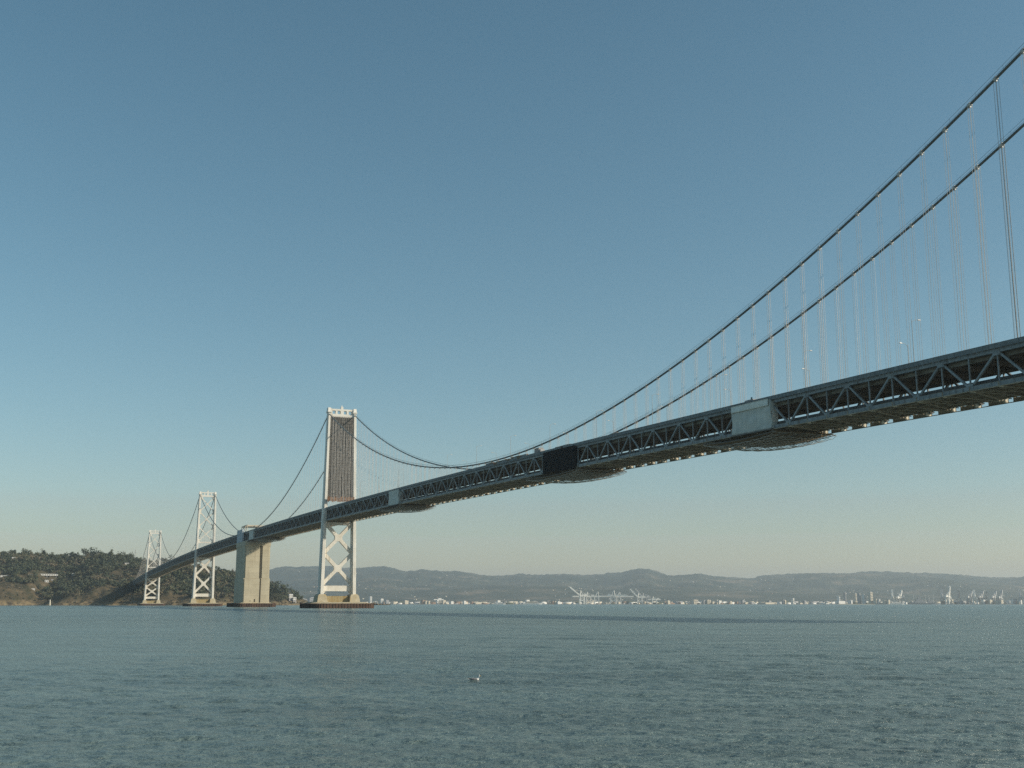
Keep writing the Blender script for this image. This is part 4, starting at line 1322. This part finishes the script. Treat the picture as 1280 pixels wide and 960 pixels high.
crane(1176, shore_y(1176) + 40, 'pale port crane with nearly upright boom, tallest just right of the grey ship', None, 76, 1, 62, 'crane', rot=.8, boom=52)

# ships and boats
def ship(px, depth, Lm, label, hull, upper, kind='ferry', z=0.0, cat='ship', rot=0.0):
    x = (px - 640) / FPX * depth
    e = tag(empty(kind, (x, depth, z), rot), label, cat)
    b = Lm * .075
    sh = Lm * (.05 if kind == 'cargo_ship' else .07)
    out = [(-Lm * .5, -b), (Lm * .32, -b), (Lm * .44, -b * .55), (Lm * .52, 0), (Lm * .44, b * .55), (Lm * .32, b), (-Lm * .5, b)]
    n = len(out)
    mb = MB()
    mb.add([(px_ * .96, py_ * .8, -1) for px_, py_ in out] + [(px_, py_, sh) for px_, py_ in out],
           [list(range(n))[::-1], list(range(n, 2 * n))] + [(i, (i + 1) % n, n + (i + 1) % n, n + i) for i in range(n)])
    mb.build('hull', hull, e)
    if kind == 'cargo_ship':
        mb = MB(); mb.box(-Lm * .30, Lm * .02, -b * .8, b * .8, sh, sh + 9); mb.box(-Lm * .26, -Lm * .06, -b * .7, b * .7, sh + 9, sh + 18); mb.box(-Lm * .2, -Lm * .1, -b * .6, b * .6, sh + 18, sh + 26); mb.box(Lm * .12, Lm * .24, -b * .6, b * .6, sh, sh + 12)
        mb.build('superstructure', upper, e)
        for f in (-.32, .05, .16, .3):
            mb = MB(); mb.tube([(Lm * f, 0, sh), (Lm * f, 0, sh + 40)], [1.5, .8], 6); mb.beam((Lm * f, 0, sh + 20), (Lm * f + 14, 0, sh + 34), 1, 1); mb.build('derrick', M['cranegrey'], e)
        mb = MB(); mb.tube([(-Lm * .13, 0, sh + 26), (-Lm * .13, 0, sh + 36)], 3, 10); mb.build('funnel', M['greywall'], e)
    else:
        mb = MB(); mb.box(-Lm * .42, Lm * .28, -b * .85, b * .85, sh, sh + Lm * .05); mb.box(-Lm * .3, Lm * .18, -b * .7, b * .7, sh + Lm * .05, sh + Lm * .09); mb.build('cabin', upper, e)
        mb = MB(); mb.box(-Lm * .4, Lm * .26, -b * .86 - .1, -b * .86, sh + Lm * .018, sh + Lm * .036); mb.build('window_band', M['window'], e)
        mb = MB(); mb.tube([(0, 0, sh + Lm * .09), (0, 0, sh + Lm * .18)], Lm * .006, 6); mb.build('mast', M['lamp'], e)
    return e
ship(1146, 6000, 165, 'big grey cargo ship with derricks moored at the right hand docks', M['hull'], M['greywall'], 'cargo_ship')
ship(1113, 6050, 72, 'white ferry lying left of the grey cargo ship', M['white'], M['white'])
ship(624, 6450, 72, 'white ferry docked at the far shore left of the white cranes', M['white'], M['white'])
ship(666, 6480, 100, 'long white pier shed boat left of the white cranes', M['white'], M['cream'])
ship(757, 6150, 15, 'tiny bright white boat in front of the white cranes', M['white'], M['white'], 'motor_boat', cat='boat')
ship(920, 6350, 36, 'dark low barge on the water in front of the far shore', M['cranedark'], M['brownwall'], 'barge', cat='boat')
p = at(1070, 756.5, 5900)
mb = MB()
for k in range(60):
    x = -90 + 3.1 * k
    mb.frustum((x - 3 - g.random(), x + 3 + g.random(), -4, 4), -1, (x - 1.6, x + 1.5, -2, 2), 2.2 + g.random() * 1.4)
o = mb.build('breakwater', M['pedestal']); o.location = (p.x, 5900, 0)
tag(o, 'long low pale rock breakwater on the water below the city towers', 'breakwater')

# ------------------------------------------------------------------ gull
def gull():
    p = at(595, 851.5, 47.0)
    d = CAM_H / math.tan(math.atan((851.5 - 480) / FPX) - PITCH)
    e = tag(empty('gull', ((595 - 640) / FPX * d * 1.0, d, 0.0), math.radians(12)), 'white and grey gull floating alone on the water', 'bird')
    M['feather'] = mat('white_feathers', (.80, .79, .76), (.70, .69, .66), 9, .8)
    M['wing'] = mat('grey_feathers', (.20, .21, .23), (.14, .15, .16), 9, .8)
    M['wingtip'] = mat('black_feathers', (.03, .03, .03), (.05, .05, .05), 9, .8)
    M['bill'] = mat('bill_yellow', (.55, .38, .06), (.45, .3, .05), 9, .5)
    mb = MB()
    def loft(mb, secs, n=14):
        base = len(mb.v)
        for (x, z, ry, rz) in secs:
            for k in range(n):
                t = 2 * math.pi * k / n; mb.v.append((x, ry * math.cos(t), z + rz * math.sin(t)))
        for i_ in range(len(secs) - 1):
            for k in range(n):
                mb.f.append([base + i_ * n + k, base + i_ * n + (k + 1) % n, base + (i_ + 1) * n + (k + 1) % n, base + (i_ + 1) * n + k]); mb.m.append(0)
        mb.f.append([base + k for k in range(n)][::-1]); mb.m.append(0)
        mb.f.append([base + (len(secs) - 1) * n + k for k in range(n)]); mb.m.append(0)
    loft(mb, [(-.24, .085, .01, .008), (-.19, .07, .04, .03), (-.12, .045, .07, .065), (-.02, .035, .088, .085), (.08, .04, .085, .088), (.13, .06, .066, .075),
              (.155, .10, .052, .066), (.163, .15, .044, .052), (.168, .19, .042, .048), (.178, .215, .044, .048), (.19, .235, .040, .040), (.2, .25, .018, .016), (.203, .255, .003, .003)])
    body = mb.build('body', M['feather'], e, smooth=True)
    mb = MB(); mb.tube([(.20, 0, .222), (.235, 0, .216), (.262, 0, .206)], [.014, .011, .003], 8); mb.build('bill', M['bill'], e, smooth=True)
    for sd in (-1, 1):
        mb = MB()
        loft(mb, [(.09, .075, .008, .03), (.05, .085, .016, .052), (-.05, .088, .018, .055), (-.14, .09, .014, .038), (-.2, .1, .008, .018)], 10)
        mb.v = [(x, y + sd * (.082 - max(0, -x - .08) * .28), z) for x, y, z in mb.v]
        w = mb.build('wing', M['wing'], e, smooth=True)
        mb = MB(); loft(mb, [(-.17, .096, .009, .02), (-.24, .112, .007, .013), (-.31, .13, .002, .004)], 8)
        mb.v = [(x, y + sd * .05 * (1 + (x + .17) * 2), z) for x, y, z in mb.v]
        mb.build('wing_tip', M['wingtip'], w, smooth=True)
    mb = MB(); mb.hexa([(-.2, -.03, .075), (-.2, .03, .075), (-.31, .045, .10), (-.31, -.045, .10), (-.2, -.03, .088), (-.2, .03, .088), (-.31, .045, .108), (-.31, -.045, .108)])
    mb.build('tail', M['feather'], e)
    for sd in (-1, 1):
        mb = MB(); mb.tube([(.192, sd * .030, .225), (.192, sd * .038, .225)], [.007, .004], 8); mb.build('eye', M['wingtip'], e)
    return e
gull()

# ------------------------------------------------------------------ haze over the bay
mb = MB(); mb.box(-26000, 26000, -3000, 24000, -8, 480)
hz = mb.build('haze', bpy.data.materials.new('haze_air'))
hm = hz.data.materials[0]; hm.use_nodes = True
for n_ in list(hm.node_tree.nodes):
    if n_.type == 'BSDF_PRINCIPLED': hm.node_tree.nodes.remove(n_)
pv = hm.node_tree.nodes.new('ShaderNodeVolumePrincipled')
pv.inputs['Color'].default_value = (0.79, 0.91, 0.98, 1)
pv.inputs['Density'].default_value = 5.6e-5
pv.inputs['Anisotropy'].default_value = 0.2
hm.node_tree.links.new(pv.outputs[0], hm.node_tree.nodes['Material Output'].inputs['Volume'])
tag(hz, kind='stuff')
